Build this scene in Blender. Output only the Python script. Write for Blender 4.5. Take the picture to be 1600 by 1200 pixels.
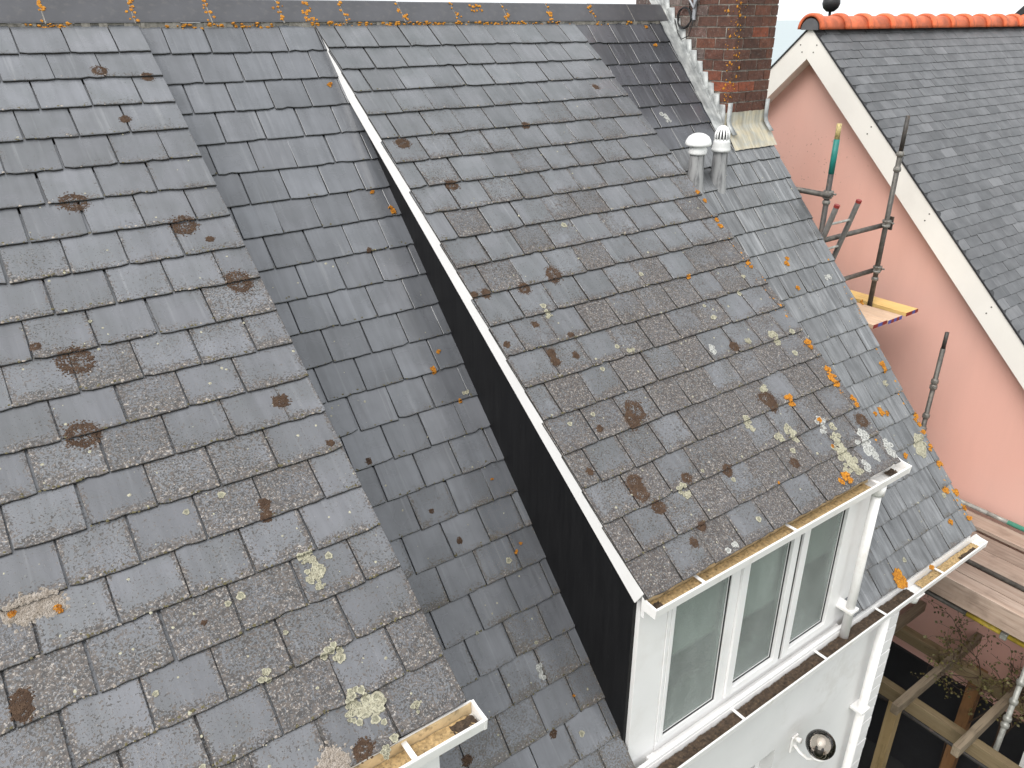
import bpy, math, random
import numpy as np
from mathutils import Matrix, Vector

rnd = random.Random(7)
scene = bpy.context.scene
for o in list(bpy.data.objects):
    bpy.data.objects.remove(o)
C = scene.collection
R = math.radians

# ------------------------------------------------------------------ camera
PITCH, YAW, ROLL = R(25.2), R(35.54), R(-0.25)
CAM = Vector((-0.881, -5.44, 0.003))
fw = Vector((math.sin(YAW) * math.cos(PITCH), math.cos(YAW) * math.cos(PITCH), -math.sin(PITCH)))
rt = Vector((math.cos(YAW), -math.sin(YAW), 0))
up = rt.cross(fw)
r2 = rt * math.cos(ROLL) + up * math.sin(ROLL)
u2 = up * math.cos(ROLL) - rt * math.sin(ROLL)
cam_data = bpy.data.cameras.new('camera')
cam_data.sensor_width = 36.0
cam_data.lens = 27.12
cam_data.clip_start = 0.05
cam_data.clip_end = 60000
cam = bpy.data.objects.new('camera', cam_data)
C.objects.link(cam)
mw = Matrix.Identity(4)
for i in range(3):
    mw[i][0], mw[i][1], mw[i][2], mw[i][3] = r2[i], u2[i], -fw[i], CAM[i]
cam.matrix_world = mw
scene.camera = cam

# ------------------------------------------------------------------ sky, sun, exposure
SUN_EL, SUN_AZ = R(50), R(256)          # azimuth from +Y, clockwise: high, behind the camera's left shoulder
world = bpy.data.worlds.new('World')
scene.world = world
world.use_nodes = True
wn, wl = world.node_tree.nodes, world.node_tree.links
wn.clear()
sky = wn.new('ShaderNodeTexSky')
sky.sky_type = 'NISHITA'
sky.sun_disc = False
sky.sun_elevation = SUN_EL
sky.sun_rotation = SUN_AZ
sky.air_density = 1.0
sky.dust_density = 5.0
sky.ozone_density = 1.0
hs = wn.new('ShaderNodeHueSaturation')
hs.inputs['Saturation'].default_value = 0.16      # thin white cloud cover
bg = wn.new('ShaderNodeBackground')
bg.inputs['Strength'].default_value = 0.13
wo = wn.new('ShaderNodeOutputWorld')
wl.new(sky.outputs[0], hs.inputs['Color'])
cl = wn.new('ShaderNodeMix'); cl.data_type = 'RGBA'      # even white cloud layer over the clear sky
cl.inputs[0].default_value = 0.7
cl.inputs[7].default_value = (8.3, 8.55, 8.8, 1)
wl.new(hs.outputs[0], cl.inputs[6])
wl.new(cl.outputs[2], bg.inputs['Color'])
wl.new(bg.outputs[0], wo.inputs['Surface'])
sun_data = bpy.data.lights.new('sun', 'SUN')
sun_data.energy = 1.4
sun_data.angle = R(40)
sun_data.color = (1.0, 0.96, 0.91)
sun = bpy.data.objects.new('sun', sun_data)
C.objects.link(sun)
sdir = Vector((math.sin(SUN_AZ) * math.cos(SUN_EL), math.cos(SUN_AZ) * math.cos(SUN_EL), math.sin(SUN_EL)))
sun.rotation_euler = (-sdir).to_track_quat('-Z', 'Y').to_euler()
sun.location = sdir * 30
vs = scene.view_settings
vs.view_transform = 'Standard'
vs.look = 'None'
vs.exposure = 0.66
vs.gamma = 1.0
vs.use_curve_mapping = False
scene.cycles.use_denoising = True
scene.cycles.max_bounces = 6
scene.cycles.diffuse_bounces = 3
scene.cycles.use_adaptive_sampling = True
scene.cycles.adaptive_threshold = 0.02

# ------------------------------------------------------------------ node helper
class NT:
    def __init__(s, name):
        s.m = bpy.data.materials.new(name)
        s.m.use_nodes = True
        s.n, s.l = s.m.node_tree.nodes, s.m.node_tree.links
        s.n.clear()
        s.tc = s.n.new('ShaderNodeTexCoord')
        s.oi = s.n.new('ShaderNodeObjectInfo')
        s.ge = s.n.new('ShaderNodeNewGeometry')
        s.obj, s.uv, s.rand, s.pos = s.tc.outputs['Object'], s.tc.outputs['UV'], s.oi.outputs['Random'], s.ge.outputs['Position']
    def put(s, sock, v):
        if v is None: return
        if hasattr(v, 'is_linked'): s.l.new(v, sock)
        else:
            if isinstance(v, tuple) and len(v) == 3 and sock.type == 'RGBA': v = v + (1.0,)
            sock.default_value = v
    def ma(s, op, a, b=None, c=None, clamp=False):
        k = s.n.new('ShaderNodeMath'); k.operation = op; k.use_clamp = clamp
        for i, v in enumerate((a, b, c)):
            if v is not None: s.put(k.inputs[i], v)
        return k.outputs[0]
    def add(s, a, b): return s.ma('ADD', a, b)
    def mul(s, a, b): return s.ma('MULTIPLY', a, b)
    def sub(s, a, b): return s.ma('SUBTRACT', a, b)
    def vm(s, op, a, b=None):
        k = s.n.new('ShaderNodeVectorMath'); k.operation = op
        s.put(k.inputs[0], a)
        if b is not None: s.put(k.inputs[1], b)
        return k.outputs[0]
    def xyz(s, v):
        k = s.n.new('ShaderNodeSeparateXYZ'); s.put(k.inputs[0], v); return k.outputs
    def comb(s, x, y, z):
        k = s.n.new('ShaderNodeCombineXYZ')
        for i, v in enumerate((x, y, z)): s.put(k.inputs[i], v)
        return k.outputs[0]
    def noise(s, v, scale, detail=3, rough=.55, dist=0.0):
        k = s.n.new('ShaderNodeTexNoise')
        s.put(k.inputs['Vector'], v); k.inputs['Scale'].default_value = scale
        k.inputs['Detail'].default_value = detail; k.inputs['Roughness'].default_value = rough
        k.inputs['Distortion'].default_value = dist
        return k.outputs[0]
    def mr(s, v, a, b, c=0.0, d=1.0, smooth=True):
        k = s.n.new('ShaderNodeMapRange'); k.interpolation_type = 'SMOOTHSTEP' if smooth else 'LINEAR'
        for nme, x in (('Value', v), ('From Min', a), ('From Max', b), ('To Min', c), ('To Max', d)): s.put(k.inputs[nme], x)
        return k.outputs[0]
    def mix(s, f, a, b, blend='MIX'):
        k = s.n.new('ShaderNodeMix'); k.data_type = 'RGBA'; k.blend_type = blend
        s.put(k.inputs[0], f); s.put(k.inputs[6], a); s.put(k.inputs[7], b)
        return k.outputs[2]
    def scale(s, col, f):
        return s.mix(1.0, col, s.comb(f, f, f), 'MULTIPLY')
    def bump(s, h, strength=.3, dist=.004, nrm=None):
        k = s.n.new('ShaderNodeBump'); k.inputs['Strength'].default_value = strength; k.inputs['Distance'].default_value = dist
        s.put(k.inputs['Height'], h)
        if nrm is not None: s.put(k.inputs['Normal'], nrm)
        return k.outputs[0]
    def bsdf(s, col, rough=.5, nrm=None, **kw):
        k = s.n.new('ShaderNodeBsdfPrincipled')
        s.put(k.inputs['Base Color'], col); s.put(k.inputs['Roughness'], rough)
        if nrm is not None: s.put(k.inputs['Normal'], nrm)
        for a, v in kw.items(): s.put(k.inputs[a.replace('_', ' ')], v)
        return k.outputs[0]
    def out(s, sh):
        k = s.n.new('ShaderNodeOutputMaterial'); s.l.new(sh, k.inputs['Surface']); return s.m

def simple(name, col, rough=.5, amt=.15, scl=8.0, bump=0.0, dirt=None, dirt_amt=.3, dirt_scl=5.0, world=False, **kw):
    t = NT(name)
    v = t.pos if world else t.obj
    n = t.noise(v, scl, 4)
    c = t.scale(col, t.mr(n, .25, .75, 1 - amt, 1 + amt))
    if dirt:
        d = t.noise(t.vm('ADD', v, (3.1, 7.7, 1.3)), dirt_scl, 6, .65)
        c = t.mix(t.mul(t.mr(d, .5, .72), dirt_amt), c, dirt)
    nr = t.bump(t.noise(v, scl * 9, 3), bump, .003) if bump else None
    return t.out(t.bsdf(c, rough, nr, **kw))

def slate_material(name, colA, colB, base, pos_lo, pos_hi, pos_amt, rnd_amt, edge_amt, streak, rough, pale=.5, brown=(.024, .019, .016), patchy=.35, odd=False):
    """weathered slate: own grey, grain streaks down the slope, crust of brown and pale specks"""
    t = NT(name)
    off = t.comb(t.mul(t.rand, 91.0), t.mul(t.rand, 57.0), t.mul(t.rand, 23.0))
    v = t.vm('ADD', t.obj, off)
    vs_ = t.vm('MULTIPLY', v, (26.0, 2.2, 6.0))
    st = t.noise(vs_, 1.0, 4, .6, .4)
    lf = t.noise(v, 5.0, 3)
    c = t.mix(t.mr(lf, .3, .7), colA, colB)
    c = t.scale(c, t.mr(st, .25, .75, 1 - streak, 1 + streak))
    r2_ = t.ma('FRACT', t.mul(t.rand, 17.31))
    r3_ = t.ma('FRACT', t.mul(t.rand, 41.77))
    c = t.scale(c, t.mr(r2_, 0, 1, .82, 1.16, False))
    c = t.mix(t.mul(r3_, .25), c, t.mix(1.0, c, (.93, 1.0, 1.02), 'MULTIPLY'))
    # pale run-off streaks
    st2 = t.noise(t.vm('MULTIPLY', v, (40.0, 1.4, 6.0)), 1.0, 3, .6)
    c = t.mix(t.mul(t.mr(st2, .58, .78), streak * 1.5), c, (.34, .345, .35))
    if odd: c = t.mix(t.mul(t.mr(r2_, .94, .97), t.mr(st2, .35, .6, .15, .4)), c, (.18, .18, .185))
    # coverage
    u = t.xyz(t.uv)
    eu = t.ma('MINIMUM', u[0], t.sub(1.0, u[0]))
    eb = t.mr(u[1], 0.0, .34, 1, 0)
    es = t.mr(eu, 0.0, .13, .75, 0)
    wob = t.noise(v, 9.0, 3)
    edge = t.mul(t.ma('MAXIMUM', eb, es), t.mr(wob, .3, .65, .25, 1.15))
    py = t.xyz(t.pos)[1]
    ps = t.mr(py, pos_lo, pos_hi, 1.0, 0.0, False)
    big = t.noise(t.pos, 1.3, 2)
    rr = t.ma('POWER', r3_, 1.6)
    cov = t.add(base, t.mul(ps, pos_amt))
    cov = t.add(cov, t.mul(t.mul(rr, rnd_amt), t.add(.25, ps)))
    cov = t.add(cov, t.mul(edge, t.mul(edge_amt, t.add(.5, ps))))
    cov = t.add(cov, t.mul(t.sub(lf, .5), patchy * 1.6))
    cov = t.add(cov, t.mul(t.sub(big, .5), patchy))
    fine = t.noise(v, 118.0, 3, .65)
    fine2 = t.noise(t.vm('ADD', v, (5.3, 2.2, 9.1)), 105.0, 4, .7)
    fine3 = t.noise(t.vm('ADD', v, (1.3, 8.2, 4.1)), 46.0, 3, .6)
    th = t.mr(cov, 0.0, 1.0, .78, .40, False)
    m1 = t.mr(t.sub(fine, th), 0.0, .07)
    hue = t.mix(t.mr(fine3, .4, .62), brown, (.080, .062, .050))
    c = t.mix(t.mul(m1, .9), c, hue)
    th2 = t.mr(cov, 0.0, 1.0, .80, .56 - .1 * (pale - .5), False)
    m2 = t.mr(t.sub(fine2, th2), 0.0, .06)
    c = t.mix(t.mul(m2, .8), c, t.mix(t.mr(fine3, .45, .6), (.27, .24, .215), (.42, .38, .335)))
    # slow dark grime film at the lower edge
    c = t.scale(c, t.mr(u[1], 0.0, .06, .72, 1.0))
    cr = t.ma('MAXIMUM', m1, m2)
    h = t.add(t.add(t.mul(cr, .6), t.mul(st, .5)), t.mul(lf, .8))
    ro = t.add(t.mr(lf, .3, .7, rough - .06, rough + .1), t.mul(cr, .3))
    nr = t.bump(h, .35, .004)
    return t.out(t.bsdf(c, ro, nr, Specular_IOR_Level=.75))

M = {}
M['slate_left'] = slate_material('slate_left', (.126, .128, .139), (.100, .104, .110), .18, -3.6, -.3, .42, .55, .55, .12, .28)
M['slate_mid'] = slate_material('slate_mid', (.122, .125, .134), (.095, .101, .106), .20, -3.2, -.2, .46, .60, .46, .14, .30, brown=(.030, .020, .016))
M['slate_channel'] = slate_material('slate_channel', (.132, .136, .148), (.104, .108, .117), -.10, -3.4, -.9, .48, .45, .42, .13, .23, brown=(.07, .06, .045))
M['slate_right'] = slate_material('slate_right', (.140, .143, .147), (.098, .101, .104), -.14, -3.4, -.9, .30, .20, .42, .46, .24, brown=(.07, .06, .045))
M['slate_far'] = slate_material('slate_far', (.085, .086, .09), (.066, .068, .072), -.25, -3.4, -.9, .1, .15, .15, .11, .5, odd=True)
M['slate_dark'] = slate_material('slate_dark', (.078, .080, .090), (.056, .058, .065), -.2, -3.4, -.9, .1, .2, .2, .2, .26)
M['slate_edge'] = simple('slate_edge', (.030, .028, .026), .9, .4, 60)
M['gable_low_bounce'] = simple('gable_low_bounce', (.06, .045, .04), .9, .2, 6, world=True)  # unseen gable wall, colour set dark to cut light bounced into the alley
M['felt'] = simple('felt', (.012, .012, .012), .9)
M['black_cheek'] = None
t = NT('black_cheek')
st = t.noise(t.vm('MULTIPLY', t.pos, (1, 30, 3)), 1.0, 4)
fk = t.noise(t.vm('MULTIPLY', t.pos, (1, 60, 9)), 1.0, 5, .7)
cc = t.mix(t.mr(st, .35, .7), (.0035, .0035, .0045), (.007, .007, .008))
cc = t.mix(t.mul(t.mr(fk, .68, .75), .5), cc, (.06, .06, .06))
M['black_cheek'] = t.out(t.bsdf(cc, .62, t.bump(st, .3, .004), Specular_IOR_Level=.3))
M['white'] = simple('white_plastic', (.82, .805, .785), .38, .03, 3, 0, (.50, .44, .35), .32, 9, True)
M['white_clean'] = simple('white_trim', (.84, .83, .82), .35, .02, 3, 0, (.62, .58, .53), .18, 4, True)
M['render_wall'] = simple('render_wall', (.72, .715, .705), .7, .04, 2, .15, (.50, .47, .43), .35, 3.5, True)
M['seal'] = simple('black_seal', (.015, .015, .016), .5)
M['gutter_in'] = simple('gutter_stain', (.62, .47, .27), .7, .18, 14, .3, (.10, .065, .035), .75, 26, True)
M['soil'] = simple('gutter_soil', (.060, .040, .026), .95, .5, 40, .8, (.19, .13, .075), .6, 55, True)
M['soil_light'] = simple('gutter_silt', (.46, .32, .155), .95, .35, 55, .8, (.07, .045, .022), .85, 60, True)
M['ridge'] = simple('ridge_clay', (.062, .062, .068), .4, .15, 5, .15, (.14, .13, .12), .3, 22)
M['mortar'] = simple('mortar', (.26, .24, .21), .95, .3, 30, .6, (.05, .045, .04), .75, 22, True)
def brickmat(name, cols, lich):
    t = NT(name)
    r = t.rand
    k = t.n.new('ShaderNodeValToRGB'); k.color_ramp.interpolation = 'LINEAR'
    k.color_ramp.elements[0].color = cols[0] + (1,); k.color_ramp.elements[1].color = cols[-1] + (1,)
    for i, c in enumerate(cols[1:-1]):
        e = k.color_ramp.elements.new((i + 1) / (len(cols) - 1)); e.color = c + (1,)
    t.l.new(r, k.inputs[0])
    v = t.pos
    n = t.noise(v, 26, 5, .65)
    c = t.scale(k.outputs[0], t.mr(n, .25, .75, .62, 1.35))
    sp = t.noise(v, 75, 3)
    c = t.mix(t.mul(t.mr(sp, .6, .7), .7), c, (.03, .024, .02))
    c = t.mix(t.mul(t.mr(t.noise(t.vm('ADD', v, (4, 4, 4)), 60, 4), .58, .68), lich), c, (.30, .29, .27))
    return t.out(t.bsdf(c, .85, t.bump(t.add(n, sp), .5, .004)))
M['brick'] = brickmat('brick', [(.055, .026, .018), (.10, .038, .024), (.075, .036, .026), (.13, .048, .028), (.085, .036, .025), (.24, .062, .028)], .25)
M['brick_weathered'] = brickmat('brick_weathered', [(.10, .065, .055), (.17, .13, .115), (.09, .065, .058), (.14, .075, .06), (.14, .11, .095)], .7)
def leadmat(name, a, b):
    t = NT(name)
    st = t.noise(t.vm('MULTIPLY', t.pos, (30, 6, 3)), 1, 4)
    n = t.noise(t.pos, 14, 5)
    c = t.mix(t.mr(n, .3, .7), a, b)
    c = t.scale(c, t.mr(st, .3, .7, .75, 1.2))
    return t.out(t.bsdf(c, .55, t.bump(n, .3, .01), Metallic=.1))
M['lead'] = leadmat('lead', (.24, .25, .25), (.42, .43, .42))
M['lead_apron'] = leadmat('lead_apron', (.36, .355, .31), (.46, .40, .28))
M['vent'] = simple('vent_cap', (.80, .80, .79), .4, .03, 6)
t = NT('vent_pipe_stained')
st = t.noise(t.vm('MULTIPLY', t.obj, (22, 22, 4)), 1, 5, .65)
M['vent_pipe'] = t.out(t.bsdf(t.mix(t.mr(st, .38, .66), (.34, .34, .34), (.10, .10, .105)), .45))
M['pink'] = None
t = NT('pink_render')
n1, n2 = t.noise(t.pos, .7, 4), t.noise(t.pos, 60, 3)
c = t.mix(t.mr(n1, .3, .7), (.74, .415, .34), (.71, .425, .355))
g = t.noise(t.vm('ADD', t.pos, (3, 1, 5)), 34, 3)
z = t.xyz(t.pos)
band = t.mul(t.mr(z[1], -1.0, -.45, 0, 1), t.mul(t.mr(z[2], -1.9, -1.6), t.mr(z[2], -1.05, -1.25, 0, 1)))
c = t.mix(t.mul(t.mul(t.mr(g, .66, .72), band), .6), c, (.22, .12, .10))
rs_ = t.noise(t.vm('MULTIPLY', t.pos, (1, 2.5, .35)), 1, 5, .65)
c = t.scale(c, t.mr(rs_, .3, .7, .972, 1.02))
M['pink'] = t.out(t.bsdf(c, .85, t.bump(t.add(n2, t.mul(n1, 2.0)), .25, .006)))
M['plinth'] = simple('black_plinth', (.018, .018, .02), .6)
M['barge'] = simple('bargeboard', (.80, .765, .71), .5, .03, 2, 0, (.6, .55, .48), .15, 2)
M['screw'] = simple('screw', (.08, .07, .06), .5)
M['verge_black'] = simple('verge_black', (.02, .02, .022), .6)
M['terracotta'] = simple('terracotta', (.62, .135, .048), .7, .28, 7, .3, (.30, .085, .045), .6, 11, True)
M['endcap'] = simple('end_mortar', (.10, .10, .105), .8)
M['tube'] = simple('scaffold_tube', (.095, .088, .078), .5, .3, 25, .2, (.22, .19, .16), .5, 14, Metallic=.35)
M['tube_dark'] = simple('scaffold_tube_dark', (.055, .05, .046), .55, .3, 25, .2, (.18, .11, .07), .5, 14, Metallic=.25)
M['tube_pale'] = simple('scaffold_tube_pale', (.36, .36, .33), .45, .25, 20, .2, (.17, .16, .13), .6, 14, Metallic=.35)
M['coupler'] = simple('coupler', (.24, .23, .21), .5, .4, 30, .3, (.08, .05, .035), .6, 20, Metallic=.5)
M['green'] = simple('green_paint', (.012, .17, .145), .5, .15, 14)
M['green_pale'] = simple('green_paint_pale', (.10, .38, .27), .5, .15, 14)
M['yellow'] = simple('yellow_paint', (.55, .40, .05), .6, .2, 30, 0, (.12, .10, .07), .6, 30)
M['brass'] = simple('worn_brass_tip', (.42, .33, .14), .5, .4, 60, 0, (.14, .12, .08), .6, 50)
M['red'] = simple('red_plastic', (.22, .02, .015), .5)
M['blue'] = simple('blue_paint', (.06, .08, .30), .5)
M['alu'] = simple('ladder_metal', (.22, .21, .20), .45, .2, 20, Metallic=.5)
def woodmat(name, a, b, dark, axis, rough=.8, dk=.5):
    t = NT(name)
    mul = [14, 14, 14]; mul[axis] = .8
    off = t.comb(t.mul(t.rand, 31), t.mul(t.rand, 17), t.mul(t.rand, 7))
    v = t.vm('ADD', t.obj, off)
    g = t.noise(t.vm('MULTIPLY', v, tuple(float(x) for x in mul)), 1, 5, .65, .6)
    f = t.noise(t.vm('MULTIPLY', v, tuple(float(x * 5) for x in mul)), 1, 3)
    n = t.noise(v, 3.5, 4)
    c = t.mix(t.mr(g, .3, .7), a, b)
    c = t.scale(c, t.mr(t.rand, 0, 1, .75, 1.2, False))
    c = t.mix(t.mul(t.mr(f, .55, .68), .5), c, dark)
    c = t.mix(t.mul(t.mr(n, .5, .7), dk), c, dark)
    return t.out(t.bsdf(c, rough, t.bump(t.add(g, f), .4, .004)))
M['plank'] = woodmat('weathered_plank', (.30, .215, .165), (.40, .31, .25), (.14, .095, .07), 1)
M['board_new'] = woodmat('new_board', (.62, .40, .13), (.66, .46, .19), (.40, .24, .08), 1, .65, .15)
M['board_worn'] = woodmat('worn_board', (.50, .34, .22), (.58, .42, .30), (.28, .17, .11), 1, .75, .3)
M['pergola'] = woodmat('pergola_timber', (.15, .115, .075), (.23, .185, .13), (.055, .04, .022), 0)
M['pergola_y'] = woodmat('pergola_beam_timber', (.19, .14, .07), (.25, .19, .11), (.07, .05, .025), 1)
M['pergola_z'] = woodmat('pergola_post_timber', (.27, .19, .085), (.33, .24, .12), (.12, .085, .03), 2)
M['post_orange'] = woodmat('stained_post', (.16, .075, .025), (.20, .10, .04), (.06, .03, .012), 2)
def lich(name, a, b, dark, scl=60, rough=.9):
    t = NT(name)
    n = t.noise(t.pos, scl, 4, .6)
    n2 = t.noise(t.pos, scl * 2.6, 3)
    c = t.mix(t.mr(n, .35, .65), a, b)
    c = t.mix(t.mul(t.mr(n2, .55, .66), .6), c, dark)
    return t.out(t.bsdf(c, rough, t.bump(t.add(n, n2), .9, .004)))
M['lich_cream'] = lich('lichen_cream', (.42, .40, .30), (.30, .28, .205), (.11, .10, .075))
M['lich_cream_in'] = lich('lichen_cream_inner', (.25, .24, .17), (.18, .175, .13), (.07, .065, .05))
M['lich_white_in'] = lich('lichen_white_inner', (.27, .27, .255), (.19, .19, .18), (.08, .08, .075))
M['lich_white'] = lich('lichen_white', (.50, .50, .47), (.33, .33, .31), (.13, .125, .115))
M['lich_orange'] = lich('lichen_orange', (.56, .25, .018), (.36, .135, .014), (.12, .05, .012), 70)
M['lich_brown'] = lich('lichen_brown', (.052, .028, .015), (.080, .046, .026), (.045, .026, .016), 40)
M['lich_crust'] = lich('lichen_crust', (.36, .32, .28), (.26, .22, .18), (.11, .085, .06))
M['moss'] = lich('moss', (.075, .062, .028), (.12, .105, .05), (.03, .025, .015))
M['leaf'] = simple('leaf', (.085, .075, .018), .6, .4, 9, 0, (.10, .045, .012), .6, 3, True)
M['twig'] = simple('twig', (.060, .036, .022), .85)
M['rubber'] = simple('black_rubber', (.014, .014, .015), .5)
M['galv'] = simple('galvanised', (.34, .35, .37), .45, .2, 20, Metallic=.4)
M['tarmac'] = simple('tarmac', (.018, .018, .018), .9, .3, 3, .2, world=True)
M['land'] = simple('grassland', (.055, .075, .03), .95, .3, .1, 0, (.11, .10, .06), .5, .05, True)
M['room'] = simple('room_paint', (.72, .74, .70), .8, .03, 2, world=True)
M['room_dark_box'] = simple('room_dark_box', (.075, .070, .06), .6)
M['curtain'] = simple('curtain', (.55, .46, .20), .8)
M['room_floor'] = simple('room_floor', (.10, .09, .075), .8, .1, 4, world=True)
t = NT('obscured_glass')
n = t.noise(t.pos, 70, 3); nb = t.noise(t.pos, 190, 2)
nr = t.bump(t.add(n, t.mul(nb, .8)), .6, .004)
g1 = t.n.new('ShaderNodeBsdfRefraction'); g1.inputs['Roughness'].default_value = .12; g1.inputs['IOR'].default_value = 1.12
g1.inputs['Color'].default_value = (.86, .92, .89, 1); t.l.new(nr, g1.inputs['Normal'])
gp = t.noise(t.vm('MULTIPLY', t.pos, (3, 3, 1.2)), 1, 3)
g2 = t.bsdf(t.scale((.50, .53, .51), t.mul(t.mr(gp, .3, .7, .75, 1.2), t.mr(nb, .3, .7, .8, 1.2))), .08, nr, Specular_IOR_Level=.6)
mx = t.n.new('ShaderNodeMixShader'); mx.inputs[0].default_value = .36
t.l.new(g1.outputs[0], mx.inputs[1]); t.l.new(g2, mx.inputs[2])
M['glass'] = t.out(mx.outputs[0])
t = NT('clear_dark_glass')
M['glass_dark'] = t.out(t.bsdf((.03, .035, .04), .08))
t = NT('smoked_glass')
gl = t.n.new('ShaderNodeBsdfTransparent'); gl.inputs[0].default_value = (.80, .75, .70, 1)
gg = t.n.new('ShaderNodeBsdfGlossy'); gg.inputs['Roughness'].default_value = .08
fr = t.n.new('ShaderNodeFresnel'); fr.inputs[0].default_value = 1.5
mx = t.n.new('ShaderNodeMixShader')
t.l.new(fr.outputs[0], mx.inputs[0]); t.l.new(gl.outputs[0], mx.inputs[1]); t.l.new(gg.outputs[0], mx.inputs[2])
M['smoked'] = t.out(mx.outputs[0])
t = NT('sea_water')
w1 = t.noise(t.vm('MULTIPLY', t.pos, (.02, .05, 1)), 1, 3)
M['sea'] = t.out(t.bsdf(t.mix(w1, (.25, .31, .32), (.33, .38, .385)), .45))

# ------------------------------------------------------------------ mesh helper
WORLD = {}
class MB:
    def __init__(s): s.v, s.f = [], []
    def box(s, x0, x1, y0, y1, z0, z1):
        b = len(s.v)
        s.v += [(x, y, z) for z in (z0, z1) for y in (y0, y1) for x in (x0, x1)]
        s.f += [tuple(b + i for i in q) for q in ((0, 2, 3, 1), (4, 5, 7, 6), (0, 1, 5, 4), (2, 6, 7, 3), (0, 4, 6, 2), (1, 3, 7, 5))]
        return s
    def quad(s, *p):
        b = len(s.v); s.v += [tuple(q) for q in p]; s.f.append(tuple(range(b, b + len(p)))); return s
    def prism(s, poly, a, b_, axis=0):
        """polygon in the two other axes, extruded from a to b_ along axis"""
        b = len(s.v); n = len(poly)
        for k in (a, b_):
            for p in poly:
                q = list(p); q.insert(axis, k); s.v.append(tuple(q))
        s.f.append(tuple(range(b, b + n))); s.f.append(tuple(range(b + 2 * n - 1, b + n - 1, -1)))
        for i in range(n):
            j = (i + 1) % n; s.f.append((b + i, b + n + i, b + n + j, b + j))
        return s
    def sweep(s, pts, rad, n=12, cap=True):
        pts = [Vector(p) for p in pts]; b = len(s.v)
        rads = rad if isinstance(rad, (list, tuple)) else [rad] * len(pts)
        pr = None
        for i, p in enumerate(pts):
            d = (pts[min(i + 1, len(pts) - 1)] - pts[max(i - 1, 0)]).normalized()
            if pr is None:
                pr = d.orthogonal().normalized()
            pr = (pr - d * pr.dot(d)).normalized(); q = d.cross(pr)
            for k in range(n):
                a = 2 * math.pi * k / n
                s.v.append(tuple(p + (pr * math.cos(a) + q * math.sin(a)) * rads[i]))
        for i in range(len(pts) - 1):
            for k in range(n):
                s.f.append((b + i * n + k, b + i * n + (k + 1) % n, b + (i + 1) * n + (k + 1) % n, b + (i + 1) * n + k))
        if cap:
            s.f.append(tuple(b + k for k in range(n - 1, -1, -1)))
            e = b + (len(pts) - 1) * n; s.f.append(tuple(e + k for k in range(n)))
        return s
    def lathe(s, c, prof, n=24):
        b = len(s.v)
        for r_, z in prof:
            for k in range(n):
                a = 2 * math.pi * k / n
                s.v.append((c[0] + r_ * math.cos(a), c[1] + r_ * math.sin(a), c[2] + z))
        for i in range(len(prof) - 1):
            for k in range(n):
                s.f.append((b + i * n + k, b + i * n + (k + 1) % n, b + (i + 1) * n + (k + 1) % n, b + (i + 1) * n + k))
        return s
    def build(s, name, mat, parent=None, smooth=False, origin=None, bevel=0.0):
        if origin is None:
            a = np.array(s.v); origin = tuple((a.min(0) + a.max(0)) / 2)
        me = bpy.data.meshes.new(name)
        me.from_pydata([(v[0] - origin[0], v[1] - origin[1], v[2] - origin[2]) for v in s.v], [], s.f)
        me.validate(); me.update()
        if smooth: me.polygons.foreach_set('use_smooth', [True] * len(me.polygons))
        me.materials.append(M[mat] if isinstance(mat, str) else mat)
        o = bpy.data.objects.new(name, me)
        if bevel:
            md = o.modifiers.new('bevel', 'BEVEL'); md.width = bevel; md.segments = 2; md.limit_method = 'ANGLE'
        return place(o, parent, origin)

def place(o, parent, w):
    C.objects.link(o)
    w = Vector(w); WORLD[o.name] = w
    if parent is not None:
        o.parent = parent; o.location = w - WORLD[parent.name]
    else: o.location = w
    return o
def thing(name, loc, label, cat, group=None):
    o = bpy.data.objects.new(name, None); o.empty_display_size = .2
    place(o, None, loc); return tag(o, label, cat, group)
def tag(o, label, cat, group=None):
    o['label'] = label; o['category'] = cat
    if group: o['group'] = group
    return o
def kind(o, k): o['kind'] = k; return o

# ------------------------------------------------------------------ setting
GZ = -8.6
g = MB()
g.quad((-140, -140, GZ), (200, -140, GZ), (200, 60, GZ), (-140, 60, GZ))
g.quad((-140, 60, GZ), (200, 60, GZ), (230, 100, -26), (-170, 100, -26))
g.quad((200, -140, GZ), (230, -170, -26), (230, 100, -26), (200, 60, GZ))
g.quad((-140, -140, GZ), (-140, 60, GZ), (-170, 100, -26), (-170, -170, -26))
g.quad((-140, -140, GZ), (-170, -170, -26), (230, -170, -26), (200, -140, GZ))
kind(g.build('ground', 'land', origin=(0, 0, 0)), 'structure')
kind(MB().quad((-40000, -40000, -25), (40000, -40000, -25), (40000, 40000, -25), (-40000, 40000, -25)).build('sea', 'sea', origin=(0, 0, 0)), 'structure')
kind(MB().box(4.2, 9.0, -9, 9, GZ - .2, GZ + .004).build('alley_path', 'tarmac'), 'structure')

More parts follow.
